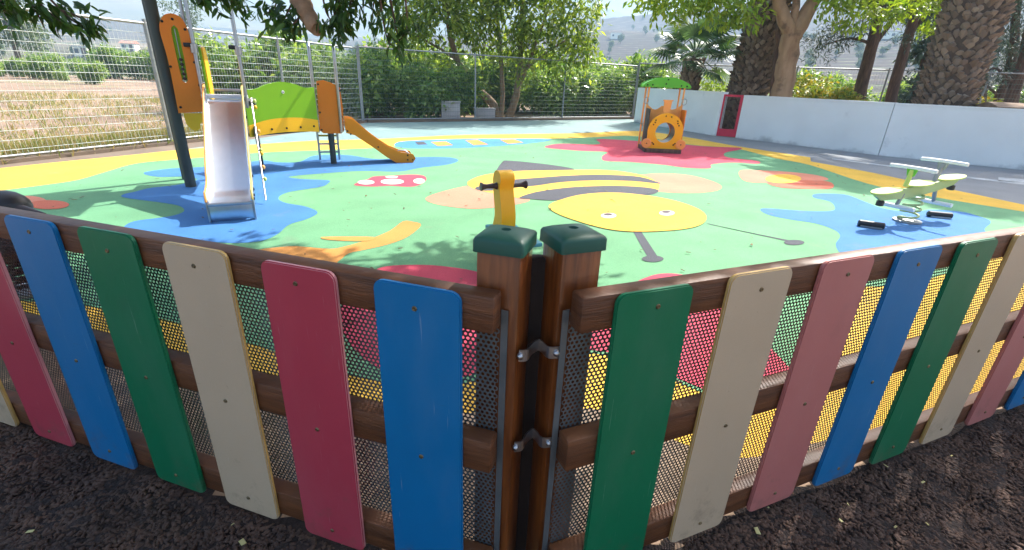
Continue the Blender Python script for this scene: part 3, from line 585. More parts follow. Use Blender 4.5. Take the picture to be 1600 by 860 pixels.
# orange side panel with a slot of sliding beads
ox = -.455
po = spline([(0, .80), (.01, 1.3), (-.005, 1.58), (.04, 1.70), (.12, 1.735), (.20, 1.70), (.235, 1.58), (.245, 1.4), (.255, 1.2), (.26, .82)], 4, False)
s0 = [(.09, 1.34), (.09, 1.6), (.105, 1.625), (.135, 1.625), (.15, 1.6), (.15, 1.34), (.135, 1.2), (.11, 1.2)]
# two halves round the slot so the opening is real
pol = [tuple(q) for q in po]
slot = [(.095, 1.12), (.088, 1.3), (.088, 1.6), (.12, 1.635), (.152, 1.6), (.152, 1.3), (.145, 1.12), (.12, 1.10)]
nO = 40
def resamp(P, n):
    P = np.vstack([P, P[:1]]); L_ = np.r_[0, np.cumsum(np.linalg.norm(np.diff(P, axis=0), axis=1))]; s_ = np.linspace(0, L_[-1], n, endpoint=False)
    return np.stack([np.interp(s_, L_, P[:, 0]), np.interp(s_, L_, P[:, 1])], -1)
def by_angle(P, c, n):                    # resample a star-shaped outline by angle about c
    Q = resamp(np.array(P), 900); a = np.arctan2(Q[:, 1]-c[1], Q[:, 0]-c[0]); o = np.argsort(a); a, Q = a[o], Q[o]; t_ = np.linspace(-math.pi, math.pi, n, endpoint=False)
    return np.stack([np.interp(t_, a, Q[:, 0], period=2*math.pi), np.interp(t_, a, Q[:, 1], period=2*math.pi)], -1)
cS = (.12, 1.36)
op = MB().ring(by_angle(pol, cS, 120), by_angle(slot, cS, 120), EX, EZ, EY, .02, (ox, .03, 0)).build('side_panel', 'orange', t1, 30)
MB().box((ox+.12, .055, 1.38), (.07, .006, .5)).build('slot_back', 'lime', op)
MB().tube([(ox+.12, .04, 1.11), (ox+.12, .04, 1.6)], .005, 6).build('bead_wire', 'steel', op)
for q in range(5): MB().ball((ox+.12, .04, 1.14+q*.045), .019, 10, (1, 1, .8)).build('bead', 'brown_plastic', op, 180)
for bx_, bz in ((.03, 1.66), (.12, 1.685), (.21, 1.6), (.235, 1.3), (.24, 1.08), (.03, .86), (.235, .88), (.02, 1.25)):
    MB().lathe([(.0001, 0), (.013, 0), (.012, .008), (.0001, .009)], 8, (ox+bx_, .03, bz), (0, -1, 0)).build('bolt', 'bolt', op)
MB().prism(spline([(.03, .80), (.04, .68), (.10, .62), (.15, .64), (.17, .70), (.22, .70), (.235, .80)], 4, False), EX, EZ, EY, .02, (ox+.01, .055, 0)).build('lower_panel', 'sun_yellow', t1, 30)
# far side panel, seen nearly edge-on
MB().prism(spline([(.1, .93), (.1, 1.25), (.14, 1.42), (.3, 1.46), (.46, 1.42), (.5, 1.25), (.5, .93)], 4, False), EY, EZ, EX, .02, (-.155, 0, 0)).build('far_panel', 'sun_yellow', t1, 30)
MB().prism([(.06, .93), (.08, .93), (.08, 1.44), (.06, 1.44)], EY, EZ, EX, .02, (-.165, 0, 0)).build('far_panel_strip', 'lime', t1)
# climbing rail with knobs on the right of the chute
cr_ = MB().tube([(.245, .06, .96), (.25, -.35, .56), (.26, -.95, .05)], .009, 8).build('climbing_rail', 'steel', t1, 60)
for q, (y, z) in enumerate(((.03, .93), (-.02, .87), (-.25, .64), (-.45, .47), (-.48, .44), (-.62, .32), (-.74, .22))):
    MB().ball((.275, y, z), .024, 10, (.8, 1, 1)).build('knob', 'lime_seat' if q % 3 == 0 else ('sun_yellow' if q % 3 == 1 else 'coral_plastic'), cr_, 180)
# pitched roof above the picture, seen by its shadow
for s_ in (-1, 1):
    MB().box((s_*.29-.12, .36, 2.23), (.68, 1.1, .025), 0, 0, s_*R(32), bev=.006).build('roof_panel', 'orange', t1, 30)
# bridge panel to the small tower
B0, B1 = np.array([-3.30, 6.02]), np.array([-2.80, 6.90]); bl = np.linalg.norm(B1-B0); bd = (B1-B0)/bl
bt = thing('bridge_panel', 'green bridge panel with an orange lower band between the two towers', 'play panel', vec3(B0), math.atan2(bd[1], bd[0]))
top = spline([(0, 1.03), (.16*bl, 1.035), (.3*bl, 1.085), (.5*bl, 1.12), (.7*bl, 1.10), (.84*bl, 1.055), (bl, 1.06)], 5, False)
band = spline([(0, .615), (.25*bl, .67), (.5*bl, .685), (.75*bl, .675), (bl, .635)], 5, False)
bot = spline([(0, .475), (.25*bl, .50), (.5*bl, .505), (.75*bl, .495), (bl, .475)], 5, False)
gpn = MB().prism(np.vstack([top, band[::-1]]), EX, EZ, EY, .02).build('panel', 'lime', bt, 30)
MB().prism(np.vstack([band-np.array([0, .0015]), bot[::-1]]), EX, EZ, EY, .028, (0, -.004, 0)).build('lower_band', 'amber', bt, 30)
MB().prism(circle(.02, 12, (.52*bl, 1.0)), EX, EZ, (0, -1, 0), .004).build('badge', 'white_metal', gpn)
MB().prism([(.52*bl-.009, 1.004), (.52*bl, .988), (.52*bl+.009, 1.004)], EX, EZ, (0, -1, 0), .004, (0, -.0045, 0)).build('badge_mark', 'bolt', gpn)
for q in range(5): MB().lathe([(.0001, 0), (.014, 0), (.013, .008), (.0001, .009)], 8, (bl*(.08+.21*q), -.005, .555), (0, -1, 0)).build('bolt', 'bolt', bt)
MB().box((bl/2, .3, .50), (bl, .5, .04)).build('bridge_deck', 'post_dark', bt)

# ------------------------------------------------------------------ small tower with its orange slide
T2 = np.array([-2.68, 7.01]); n2 = T2/np.linalg.norm(T2); x2 = np.array([n2[1], -n2[0]]); ang2 = math.atan2(x2[1], x2[0])
t2 = thing('small_slide_tower', 'small play tower with orange panel, steel hoops and short orange slide', 'slide', vec3(T2), ang2)
def loc2(px, py, dy=0.):                  # pixel -> (x, z) in the tower's own front plane
    p = on_plane(px, py, vec3(T2)+vec3(n2)*dy, vec3(n2)); return ((p[:2]-T2)@x2, p[2])
MB().tube([(.0, .05, -.02), (.0, .05, .5)], .042, 12).build('main_post', 'post_dark', t2, 60)
MB().box((.02, .25, .5), (.34, .46, .04), bev=.005).build('platform', 'post_dark', t2, 40)
pts = [loc2(*p) for p in ((494, 127), (505, 125.5), (518, 130), (531, 137), (536, 170), (537, 206), (533, 209), (505, 208.5), (500, 204), (497, 165))]
pn = MB().prism(pts, EX, EZ, EY, .022).build('panel', 'orange', t2, 30)
for p in ((497, 132), (531, 142), (500, 176), (534, 183), (503, 203), (534, 205)):
    x, z = loc2(*p); MB().lathe([(.0001, 0), (.013, 0), (.012, .008), (.0001, .009)], 8, (x, 0, z), (0, -1, 0)).build('bolt', 'bolt', pn)
for xb in (-.165, .15):                   # tall steel hoops: front leg up, over, and down at the back
    hoop = spline([(xb, -.012, .46), (xb, -.012, 1.0), (xb, -.012, 1.50), (xb, .03, 1.585), (xb, .10, 1.60), (xb, .18, 1.56), (xb, .22, 1.45), (xb, .22, 1.0), (xb, .22, .5)], 5, False)
    MB().tube(hoop, .021, 10).build('hoop', 'steel', t2, 60)
for xb in (-.19, .09): MB().tube([(xb, .42, -.01), (xb, .40, .5)], .017, 8).build('ladder_rail', 'steel', t2, 60)
for zz in (.13, .25, .37): MB().tube([(-.19, .41, zz), (.09, .41, zz)], .014, 8).build('rung', 'sun_yellow' if zz > .3 else 'steel', t2, 60)
sl = [loc2(*p) for p in ((538.5, 185), (545, 185), (552, 187), (562, 196), (579, 210.5), (595, 222), (611, 232), (627, 238.6), (645.5, 241), (649.6, 248), (645.5, 254.6), (632, 255), (619, 254.6), (603, 245), (588, 234), (573, 224), (555, 212), (541, 208))]
sl = [(x, max(z, .012)) for x, z in sl]
for dy in (0., .34): MB().prism(sl, EX, EZ, EY, .022, (0, dy, 0)).build('slide_side', 'slide_orange', t2, 30)
bedl = [(x, z-.035) for x, z in sl[1:9]]
MB().prism(bedl+[(x, z-.012) for x, z in bedl[::-1]], EX, EZ, EY, .314, (0, .024, 0)).build('slide_bed', 'slide_steel', t2, 40)
ha = [sl[7][0]-.04, sl[7][1]]
MB().tube([(ha[0]-.02, .01, ha[1]-.01), (ha[0], .01, ha[1]+.035), (ha[0]+.1, .01, ha[1]+.03), (ha[0]+.16, .01, ha[1]-.02)], .008, 8).build('exit_handle', 'steel', t2, 60)
for p in ((543, 205), (548, 210), (591, 230), (637, 243), (637, 250), (645, 250)):
    x, z = loc2(*p); MB().lathe([(.0001, 0), (.013, 0), (.012, .008), (.0001, .009)], 8, (x, 0, z), (0, -1, 0)).build('bolt', 'bolt', t2)

# ------------------------------------------------------------------ train shaped play house
tr = thing('play_train', 'orange locomotive play house with round hole and green arched roof', 'play house', (2.92, 9.76, 0), R(-3))
MB().box((-.01, .34, .045), (.72, .78, .085), bev=.006).build('plinth', 'dark_bark', tr, 40)
n = 64; outer = []
for i in range(n):
    a = 2*math.pi*i/n-math.pi/2; x, z = .345*math.cos(a), .42+.345*math.sin(a)
    if z < .30: x = max(-.34, min(.34, x*1.45)); z = .09 if z < .24 else z-.03
    outer.append((x-.012, z))
outer = by_angle(outer, (-.012, .4), 64); hole = by_angle(circle(.19, 64, (-.012, .4)), (-.012, .4), 64)
fr = MB().ring(outer, hole, EX, EZ, EY, .03, (0, 0, 0)).build('front_plate', 'amber', tr, 30)
for a in (95, 75, 140, 150, 133, 40, 30, 47, 222, 230, 215, 228, 318, 310, 325, 312):
    rr = .285 if a % 2 == 0 else .31
    if a > 200: rr = .34 if a % 2 else .30
    MB().lathe([(.0001, 0), (.014, 0), (.013, .008), (.0001, .009)], 8, (-.012+rr*math.cos(R(a)), 0, .4+rr*math.sin(R(a))), (0, -1, 0)).build('bolt', 'bolt', fr)
MB().ring([(q[0], q[1]) for q in circle(.205, 40, (-.012, .4))], circle(.193, 40, (-.012, .4)), EX, EZ, EY, .33, (0, .031, 0)).build('tunnel', 'galv', tr, 40)
MB().prism([(-.06, .74), (-.075, .985), (-.095, .985), (-.095, 1.005), (.095, 1.005), (.095, .985), (.075, .985), (.06, .74)], EX, EZ, EY, .03, (-.03, .05, 0)).build('chimney', 'coral_plastic', tr, 30)
bo = [(-.36, .09), (-.36, .89), (-.34, .91), (-.31, .885), (-.24, .82), (-.16, .80), (-.1, .84), (-.06, .88), (.06, .88), (.12, .82), (.2, .82), (.28, .87), (.31, .90), (.34, .89), (.34, .09)]
bo = by_angle(bo, (-.012, .4), 64)
bp_ = MB().ring(bo, hole, EX, EZ, EY, .025, (-.015, .365, 0)).build('cab_plate', 'coral_plastic', tr, 30)
for s_ in (-1, 1):
    x = -.015+s_*.345
    MB().box((x, .18, .46), (.02, .34, .74), bev=.004).build('side_plate', 'post_dark' if s_ < 0 else 'orange', tr, 40)
    ps = MB().tube([(x, .39, .5), (x, .39, 1.27)], .018, 8).build('roof_post', 'coral_plastic', tr, 60)
    MB().tube([(x, .36, .5), (x, .72, .5)], .014, 8).build('hand_rail', 'steel', ps)
    MB().tube([(x+s_*.03+.045*math.cos(t_), .36, .97+.06*math.sin(t_)) for t_ in np.linspace(0, 2*math.pi, 13)], .008, 6, False).build('grip_ring', 'steel', ps, 60)
    MB().tube([(x, .72, .02), (x, .72, 1.27)], .018, 8).build('roof_post', 'coral_plastic', tr, 60)
    wh = MB().lathe([(.0001, 0), (.095, 0), (.095, .02), (.07, .026), (.065, .02), (.02, .02), (.018, .03), (.0001, .03)], 20, (-.012+s_*.335, -.001, .185), (0, -1, 0)).build('wheel', 'coral_plastic', tr, 40)
    MB().lathe([(.0001, 0), (.012, 0), (.0001, .01)], 8, (-.012+s_*.335, -.031, .185), (0, -1, 0)).build('hub', 'bolt', wh)
arc = spline([(-.47, 1.245), (-.42, 1.30), (-.28, 1.365), (-.1, 1.405), (.1, 1.405), (.28, 1.365), (.42, 1.30), (.47, 1.245)], 4, False)
ar = np.vstack([arc, [(.44, 1.225), (-.44, 1.225)]])
for dy in (.37, .74): rf_ = MB().prism(ar, EX, EZ, EY, .025, (-.015, dy, 0)).build('roof_board', 'roof_green', tr, 30)
MB().prism(np.vstack([arc*np.array([.985, 1])-np.array([0, .012]), (arc*np.array([.985, 1])-np.array([0, .03]))[::-1]]), EX, EZ, EY, .344, (-.015, .3955, 0)).build('roof_sheet', 'roof_green', tr, 40)
for x, z in ((-.39, 1.26), (-.29, 1.265), (.27, 1.265), (.38, 1.26), (0, 1.37), (-.03, 1.29)):
    MB().lathe([(.0001, 0), (.016, 0), (.015, .008), (.0001, .009)], 8, (x-.015, .37, z), (0, -1, 0)).build('bolt', 'bolt', tr)

# ------------------------------------------------------------------ spring see-saw
SA = math.atan2(.42, .91); S0 = np.array([4.20, 4.97])
ss = thing('spring_seesaw', 'lime green spring seesaw with white handlebars on the blue patch', 'seesaw', vec3(S0), SA)
hel = [(.085*math.cos(t_)*(1-.12*t_/25), .085*math.sin(t_)*(1-.12*t_/25), .03+.27*t_/25.1) for t_ in np.linspace(0, 25.1, 110)]
MB().tube(hel, .0115, 7).build('spring', 'pale_spring', ss, 60)
MB().lathe([(.0001, .012), (.13, .012), (.13, .03), (.06, .05), (.0001, .05)], 16).build('base_plate', 'galv', ss, 40)
tl = R(4.5)
def tz(x, z): return (x*math.cos(tl)-(z-.36)*math.sin(tl), z*1.0+x*math.sin(tl))
beam = [tz(x, z) for x, z in ((-.72, .385), (-.62, .33), (-.3, .30), (0, .29), (.3, .30), (.62, .33), (.72, .385), (.72, .40), (-.72, .40))]
MB().prism(beam, EX, EZ, EY, .03, (0, -.015, 0)).build('beam', 'pale_spring', ss, 30)
for cx_, rx_, ry_, z_ in ((-.55, .21, .088, .408), (-.02, .19, .1, .416), (.56, .21, .088, .408)):
    a = [tz(cx_+rx_*math.cos(t_), z_) for t_ in np.linspace(0, 2*math.pi, 24, endpoint=False)]; b = [ry_*math.sin(t_) for t_ in np.linspace(0, 2*math.pi, 24, endpoint=False)]
    v = [(p[0], q, p[1]) for p, q in zip(a, b)]+[(p[0], q, p[1]+.015) for p, q in zip(a, b)]
    MB().add(v, [list(range(24))[::-1], list(range(24, 48))]+[[i, (i+1) % 24, 24+(i+1) % 24, 24+i] for i in range(24)]).build('seat', 'lime_seat', ss, 40)
for xb, zb, xt, zt in ((-.26, .40, -.23, .585), (.24, .43, .29, .635)):
    MB().tube([(xb, 0, zb), (xt, 0, zt-.02)], .022, 10).build('handle_stem', 'lime_seat' if xb < 0 else 'galv', ss, 60)
    MB().prism([(-.03, -.05), (-.05, .03), (0, .05), (.05, .03), (.03, -.05)], EY, EZ, EX, .02, (xt-.012, 0, zt-.03)).build('handle_plate', 'roof_green' if xb < 0 else 'galv', ss)
    MB().tube([(xt, -.21, zt), (xt, -.1, zt+.004), (xt, .1, zt+.004), (xt, .21, zt)], .0185, 10).build('handlebar', 'white_metal', ss, 60)
for xf, sg in ((-.30, -1), (.38, 1)):
    z0 = .2+.03*sg*0; MB().tube([(xf-sg*.05, 0, .33), (xf, 0, z0)], .02, 8).build('foot_stem', 'galv', ss, 60)
    MB().tube([(xf, -.17, z0), (xf, .17, z0)], .022, 10).build('foot_bar', 'white_metal', ss, 60)
for xs_ in (-.6, .62):
    p = tz(xs_, .32); MB().lathe([(.02, -.05), (.035, -.045), (.035, .0), (.02, .01)], 12, (p[0], 0, p[1])).build('bumper', 'black_plastic', ss, 40)
for k_, (pa_, pb_) in enumerate((((3.50, 4.715), (3.70, 4.61)), ((4.63, 5.245), (4.85, 5.175)))):
    c = .5*(np.array(pa_)+np.array(pb_)); a = math.atan2(pb_[1]-pa_[1], pb_[0]-pa_[0]); Lh = np.linalg.norm(np.array(pb_)-np.array(pa_))/2
    tb = thing('rubber_stop', 'black rubber stop on the blue floor, '+('left' if k_ == 0 else 'right')+' of the seesaw spring', 'rubber stop', vec3(c, .015), a, 'rubber stops under the seesaw')
    MB().lathe([(.024, -Lh), (.034, -Lh+.01), (.034, Lh-.01), (.024, Lh)], 14, (0, 0, .028), EX).build('roll', 'black_plastic', tb, 40)
    MB().box((0, 0, .008), (Lh*1.6, .11, .014)).build('foot_plate', 'galv', tb)

# ------------------------------------------------------------------ spring rockers behind the fence
rk = thing('spring_rocker', 'yellow spring rocker with curved neck and dark handle grips behind the posts', 'spring rocker', (-.09, 3.30, 0), R(24))
hel = [(.09*math.cos(t_), .09*math.sin(t_), .03+.22*t_/25.1) for t_ in np.linspace(0, 25.1, 110)]
MB().tube(hel, .012, 7).build('spring', 'bolt', rk, 60); MB().lathe([(.0001, .012), (.14, .012), (.14, .03), (.0001, .035)], 16).build('base_plate', 'galv', rk, 40)
MB().box((0, -.2, .27), (.22, .5, .03), bev=.01).build('seat_board', 'teal', rk, 40)
fr_ = [(-.05, .26), (-.075, .36), (-.05, .47), (-.02, .56), (-.035, .63), (-.01, .672), (.045, .68), (.09, .655), (.11, .60), (.10, .54), (.075, .45), (.06, .36), (.09, .26)]
nk = MB().prism(spline(fr_, 4, True), EY, EZ, EX, .105, (-.052, -.05, 0)).build('neck', 'sun_yellow', rk, 40)
nk.data.materials.append(MATS['pale_yellow']); nk.data.materials.append(MATS['amber'])
for f in nk.data.polygons: f.material_index = 1 if f.normal.x < -.8 else (2 if abs(f.normal.x) < .5 else 0)
for s_ in (-1, 1): MB().lathe([(.026, .0), (.018, .02), (.015, .07), (.022, .1), (.03, .11), (.03, .118), (.0001, .12)], 12, (s_*.053, -.02, .575), (s_, 0, 0)).build('grip', 'brown_plastic', rk, 40)
MB().tube([(-.15, -.05, .22), (.15, -.05, .22)], .016, 8).build('foot_rest', 'bolt', rk, 60)
r2 = thing('spring_rocker', 'dark brown spring rocker with round head and cone grip at the left edge', 'spring rocker', (-2.80, 2.50, 0), R(10))
MB().tube([(.09*math.cos(t_), .09*math.sin(t_), .03+.2*t_/25.1) for t_ in np.linspace(0, 25.1, 110)], .012, 7).build('spring', 'bolt', r2, 60)
MB().lathe([(.0001, .012), (.14, .012), (.14, .03), (.0001, .035)], 16).build('base_plate', 'galv', r2, 40)
MB().lathe([(.0001, .22), (.16, .23), (.2, .29), (.17, .36), (.08, .40), (.05, .43)], 18, (-.05, 0, 0)).build('body', 'brown_plastic', r2, 60)
MB().ball((0, 0, .505), .105, 20, (1.15, 1, .9)).build('head', 'black_plastic', r2, 180)
MB().lathe([(.042, 0), (.036, .03), (.02, .1), (.008, .15), (.0001, .152)], 14, (.07, -.03, .50), (.93, -.1, -.14)).build('cone_grip', 'brown_plastic', r2, 40)

# ------------------------------------------------------------------ foliage
def leaf_quads(P, Dr, Nr, L_, W_, fine=False):
    """leaves at P pointing along Dr with face normal near Nr"""
    Dr = Dr/np.linalg.norm(Dr, axis=1)[:, None]; S = np.cross(Dr, Nr); S /= np.linalg.norm(S, axis=1)[:, None]+1e-9; U = np.cross(S, Dr)
    L_ = L_[:, None]; W_ = W_[:, None]; n = len(P)
    if not fine:
        V = np.stack([P, P+Dr*L_*.45+S*W_*.5+U*W_*.12, P+Dr*L_-U*L_*.08, P+Dr*L_*.45-S*W_*.5+U*W_*.12], 1).reshape(-1, 3)
        return V, np.arange(4*n).reshape(-1, 4)
    V = np.stack([P, P+Dr*L_*.28+S*W_*.45+U*W_*.14, P+Dr*L_*.65+S*W_*.42+U*W_*.1-U*L_*.04, P+Dr*L_-U*L_*.16, P+Dr*L_*.65-S*W_*.42+U*W_*.1-U*L_*.04, P+Dr*L_*.28-S*W_*.45+U*W_*.14, P+Dr*L_*.5-U*L_*.02], 1).reshape(-1, 3)
    f = np.array([(0, 1, 6, 5), (1, 2, 6, 6), (2, 3, 4, 6), (5, 6, 4, 4)])
    f = np.array([(0, 1, 6), (1, 2, 6), (2, 3, 6), (3, 4, 6), (4, 5, 6), (5, 0, 6)])
    return V, (np.arange(n)[:, None, None]*7+f).reshape(-1, 3)
def crown_pts(lobes, n, g, shell=.5):
    w_ = np.array([l[1][0]*l[1][1]*l[1][2] for l in lobes])**.75; k = g.choice(len(lobes), n, p=w_/w_.sum())
    u = g.standard_normal((n, 3)); u /= np.linalg.norm(u, axis=1)[:, None]; r = shell+(1-shell)*g.random(n)**.6; r *= .9+.2*np.sin(u[:, 0]*5+k)*np.cos(u[:, 2]*6+k*2)
    C = np.array([l[0] for l in lobes])[k]; S = np.array([l[1] for l in lobes])[k]
    return C+u*S*r[:, None], u
def crown(name, lobes, n, size, m, parent, seed, droop=.3, asp=.42, fine=False, shell=.5):
    g = np.random.default_rng(seed)
    nc = max(1, n//7)                                  # leaves grow in sprays of seven
    P, u = crown_pts(lobes, nc, g, shell); P = np.repeat(P, 7, 0); u = np.repeat(u, 7, 0); n = len(P)
    P = P+g.standard_normal((n, 3))*size*.75
    D = u*.8+g.standard_normal((n, 3))*.75; D[:, 2] -= droop
    Nn = u*.5+g.standard_normal((n, 3))*.55; Nn[:, 2] += .75
    L_ = size*(.6+.8*g.random(n)); V, F = leaf_quads(P, D, Nn, L_, L_*asp*(.8+.4*g.random(n)), fine)
    return link(name, fast_mesh(name, V, F), m, parent)
def blob_lobes(g, c, rad, k, spread=.62, small=.5):
    out = [(np.array(c), np.array(rad)*.72)]
    for i in range(k):
        a = g.random()*6.283; e = g.uniform(-1, 1); q = np.array([math.cos(a)*math.sqrt(1-e*e*.8), math.sin(a)*math.sqrt(1-e*e*.8), e])
        out.append((np.array(c)+q*np.array(rad)*spread*g.uniform(.75, 1.2), np.array(rad)*small*g.uniform(.6, 1.1)))
    return out
def limb(pts, r0, r1, n=8, jit=.0, seed=0):
    P = spline(pts, 4, False); k = len(P); g = np.random.default_rng(seed); P[1:-1] += g.standard_normal((k-2, 3))*jit
    return P, np.linspace(r0, r1, k)
def wood(parent, name, m, limbs):
    mb = MB()
    for pts, r0, r1 in limbs: P, r = limb(pts, r0, r1, jit=r0*.05, seed=len(pts)); mb.tube(P, r, 9)
    return mb.build(name, m, parent, 70)

# orchard bushes: a dense leafy row behind the back fence, three kinds of build reused in turn
orch = []
for q in range(3):
    g = np.random.default_rng(40+q); t = thing('orchard_bush', 'dense green orchard bush in the row behind the mesh fence', 'bush', (0, 0, 0), 0, 'orchard bushes behind the mesh fence')
    h = (2.05, 2.3, 1.9)[q]
    wood(t, 'trunk', 'bark', [([(0, 0, -.05), (.04, .02, .5), (.0, .05, 1.1)], .07, .04), ([(.02, .02, .4), (.3, .1, .8), (.55, .2, 1.2)], .04, .02), ([(.02, .02, .45), (-.3, -.1, .9), (-.5, .1, 1.3)], .04, .02)])
    crown('crown', blob_lobes(g, (0, 0, h*.49), (1.2, 1.05, h*.5), 17, .7, .45), 9000, .165, 'leaf_orchard', t, 50+q, .35, .44)
    orch.append(t)
used = set()
def bush(x, y, s, q, rz, label=None):
    t = orch[q] if q not in used else copy_tree(orch[q]); used.add(q)
    t.location = (x, y, 0); t.scale = (s, s, s*random.uniform(.94, 1.05)); t.rotation_euler.z = rz
    if label: t['label'] = label
    return t
bd_ = (FR0-FC)/np.linalg.norm(FR0-FC); bn_ = np.array([-bd_[1], bd_[0]])
i = 0
for row, (off, st) in enumerate(((1.75, 1.35), (3.9, 1.7))):
    u = -.6 if row == 0 else -2.6
    while u < 14.5:
        p = FC+bd_*u+bn_*(off+random.uniform(-.3, .3))
        if not (row == 0 and abs(p[0]+.35) < 1.25): bush(p[0], p[1], random.uniform(.86, 1.08)*(1 if row == 0 else 1.12), i % 3, random.uniform(0, 6.28), ('dense green bush just behind the back fence, ' if row == 0 else 'taller green bush, second row behind the back fence, ')+('left of the leafy tree' if p[0] < -1.6 else ('left of the white wall' if p[0] > .9 and p[0] < 4.6 else ('behind the leafy tree' if p[0] <= .9 else 'right of the fan palm'))))
        i += 1; u += st*random.uniform(.85, 1.15)
for x, y, s in ((11.2, 20.6, .9), (13.2, 21.3, .95), (15.5, 20.6, .9), (17.4, 22, 1.0), (20, 21, .95), (23, 22, 1.), (26, 21, 1.)):
    bush(x, y, s, i % 3, random.uniform(0, 6.28), 'green orchard bush beyond the wire fence behind the white wall'); i += 1

for k_ in range(17):
    px_ = -20+k_*24; p = gp(px_, 127+random.uniform(-9, 10)-(6 if px_ > 150 else 0)+(px_-150)*.02); bush(p[0], p[1], random.uniform(.35, .95) if px_ < 150 else random.uniform(.9, 1.3), i % 3, random.uniform(0, 6.28), 'low grey-green bush at the far edge of the dry field' if px_ < 150 else 'full green bush at the far edge of the field behind the slide tower'); i += 1

# many-stemmed tree in the middle, behind the back fence
ct = thing('leafy_tree', 'broad leafy tree with several slim stems rising behind the back fence', 'tree', (-.55, 17.6, 0))
def lw(px, py, Y, o=(-.55, 17.6)): p = at_y(px, py, Y); return (p[0]-o[0], p[1]-o[1], p[2])
wood(ct, 'trunk', 'bark', [([lw(778, 185, 17.7), lw(768, 160, 17.7), lw(740, 135, 17.6), lw(715, 95, 17.4), lw(700, 40, 17.2), lw(690, -30, 17.1)], .16, .06),
    ([lw(782, 185, 17.7), lw(785, 150, 17.8), lw(783, 100, 17.8), lw(778, 40, 17.8), lw(770, -40, 17.8)], .09, .05), ([lw(795, 185, 17.7), lw(806, 150, 17.8), lw(812, 110, 17.9), lw(815, 40, 18), lw(818, -40, 18)], .15, .06),
    ([lw(808, 140, 17.8), lw(822, 108, 17.9), lw(840, 60, 18), lw(862, 0, 18.2)], .08, .04), ([lw(715, 95, 17.4), lw(690, 78, 17.2), lw(650, 55, 17)], .05, .025), ([lw(810, 120, 17.8), lw(850, 85, 17.6), lw(890, 60, 17.5)], .05, .02)])
g = np.random.default_rng(9); lob = []
for px_, py_, Y_, r_ in ((640, 30, 17, 1.0), (690, 20, 16.6, 1.1), (740, 10, 17.2, 1.2), (800, 20, 17.6, 1.2), (850, 30, 17.4, 1.1), (895, 40, 17.6, 1.0), (905, 80, 17.6, .7), (870, 95, 17.2, .65), (660, 70, 17, .7), (740, 60, 17.5, .8), (790, 75, 17.8, .8), (840, 70, 17.8, .8), (700, -40, 17, 1.4), (790, -50, 17.5, 1.5), (870, -40, 17.6, 1.4), (640, -30, 17, 1.1), (760, -120, 17.5, 1.6), (850, -120, 17.6, 1.4), (680, -110, 17.2, 1.4), (622, 62, 16.9, .5), (915, 5, 17.4, .8), (700, 95, 17.6, .5), (820, 110, 17.4, .45)):
    lob.append((np.array(lw(px_, py_, Y_)), np.array((r_, r_*.9, r_*.72))*.92))
crown('crown', lob, 16500, .21, 'leaf_tree', ct, 91, .55, .36)

# near tree over the corner: stands behind the photographer, its crown shades the fence and droops into the top of the picture
nt_ = thing('shade_tree', 'dark green shade tree whose hanging twigs reach in from the top left', 'tree', (1.6, -2.2, 0))
ON = np.array([1.6, -2.2, 0])
def rel(p): return tuple(np.array(p)-ON)
def pr(px, py, D): d = ray(px, py); return CO+d/np.linalg.norm(d)*D
wood(nt_, 'trunk', 'smooth_bark', [([rel((1.6, -2.2, -.05)), rel((1.5, -1.9, 1.4)), rel((1.1, -1.2, 2.7)), rel((.6, .3, 3.6)), rel((.1, 2.2, 4.0)), rel((-.6, 3.4, 3.9))], .2, .07),
    ([rel((.6, .3, 3.6)), rel((-.7, 1.4, 3.5)), rel((-1.6, 2.6, 2.7)), rel(pr(452, -60, 3.4)), rel(pr(470, 0, 3.3)), rel(pr(484, 30, 3.25)), rel(pr(495, 46, 3.2))], .10, .037),
    ([rel((-.7, 1.4, 3.5)), rel((-2.0, 1.9, 3.1)), rel((-2.9, 2.2, 2.4)), rel(pr(30, -20, 3.6))], .05, .012), ([rel((1.1, -1.2, 2.7)), rel((2.2, .2, 3.6)), rel((2.3, 1.6, 4.2))], .09, .04)])
g = np.random.default_rng(77)
lob = [(np.array(rel((x, y, 4.1+.3*math.sin(x*3+y*2))), float), np.array((.75, .7, .42))) for x, y in ((-.9, 2.2), (.1, 2.0), (1.1, 2.3), (-1.1, 3.2), (-.1, 3.1), (.9, 3.3), (1.9, 3.6), (-1.2, 4.2), (-.2, 4.3), (.8, 4.4), (1.8, 4.6), (-1.0, 5.2), (0., 5.3), (1.9, 5.6), (.9, 5.5), (.3, 1.0), (1.3, 1.1), (-.8, 1.2), (-1.9, 3.2), (-2.0, 4.3), (-1.8, 5.3), (-1.9, 2.2))]
def sprays(paths, seed, size, npt):
    """drooping twigs with leaves along them; each path is a list of (px, py, distance)"""
    g = np.random.default_rng(seed); Pz, Dz, Nz, Lz, tw = [], [], [], [], []
    for path in paths:
        Q = spline([rel(pr(*p)) for p in path], 5, False); tw.append(Q)
        for b in range(npt):
            s_ = g.random()**.8*(len(Q)-1.01); i_ = int(s_); p = Q[i_]+(Q[i_+1]-Q[i_])*(s_-i_); tdir = Q[i_+1]-Q[i_]; tdir /= np.linalg.norm(tdir)
            p = p+g.standard_normal(3)*size*.4
            for _ in range(5):
                d = tdir*.5+g.standard_normal(3)*.6; d[2] -= .55; Pz.append(p+g.standard_normal(3)*size*.25); Dz.append(d); nn = g.standard_normal(3)*.6; nn[2] += .7; nn[1] -= .3; Nz.append(nn); Lz.append(size*g.uniform(.65, 1.25))
    return np.array(Pz), np.array(Dz), np.array(Nz), np.array(Lz), tw
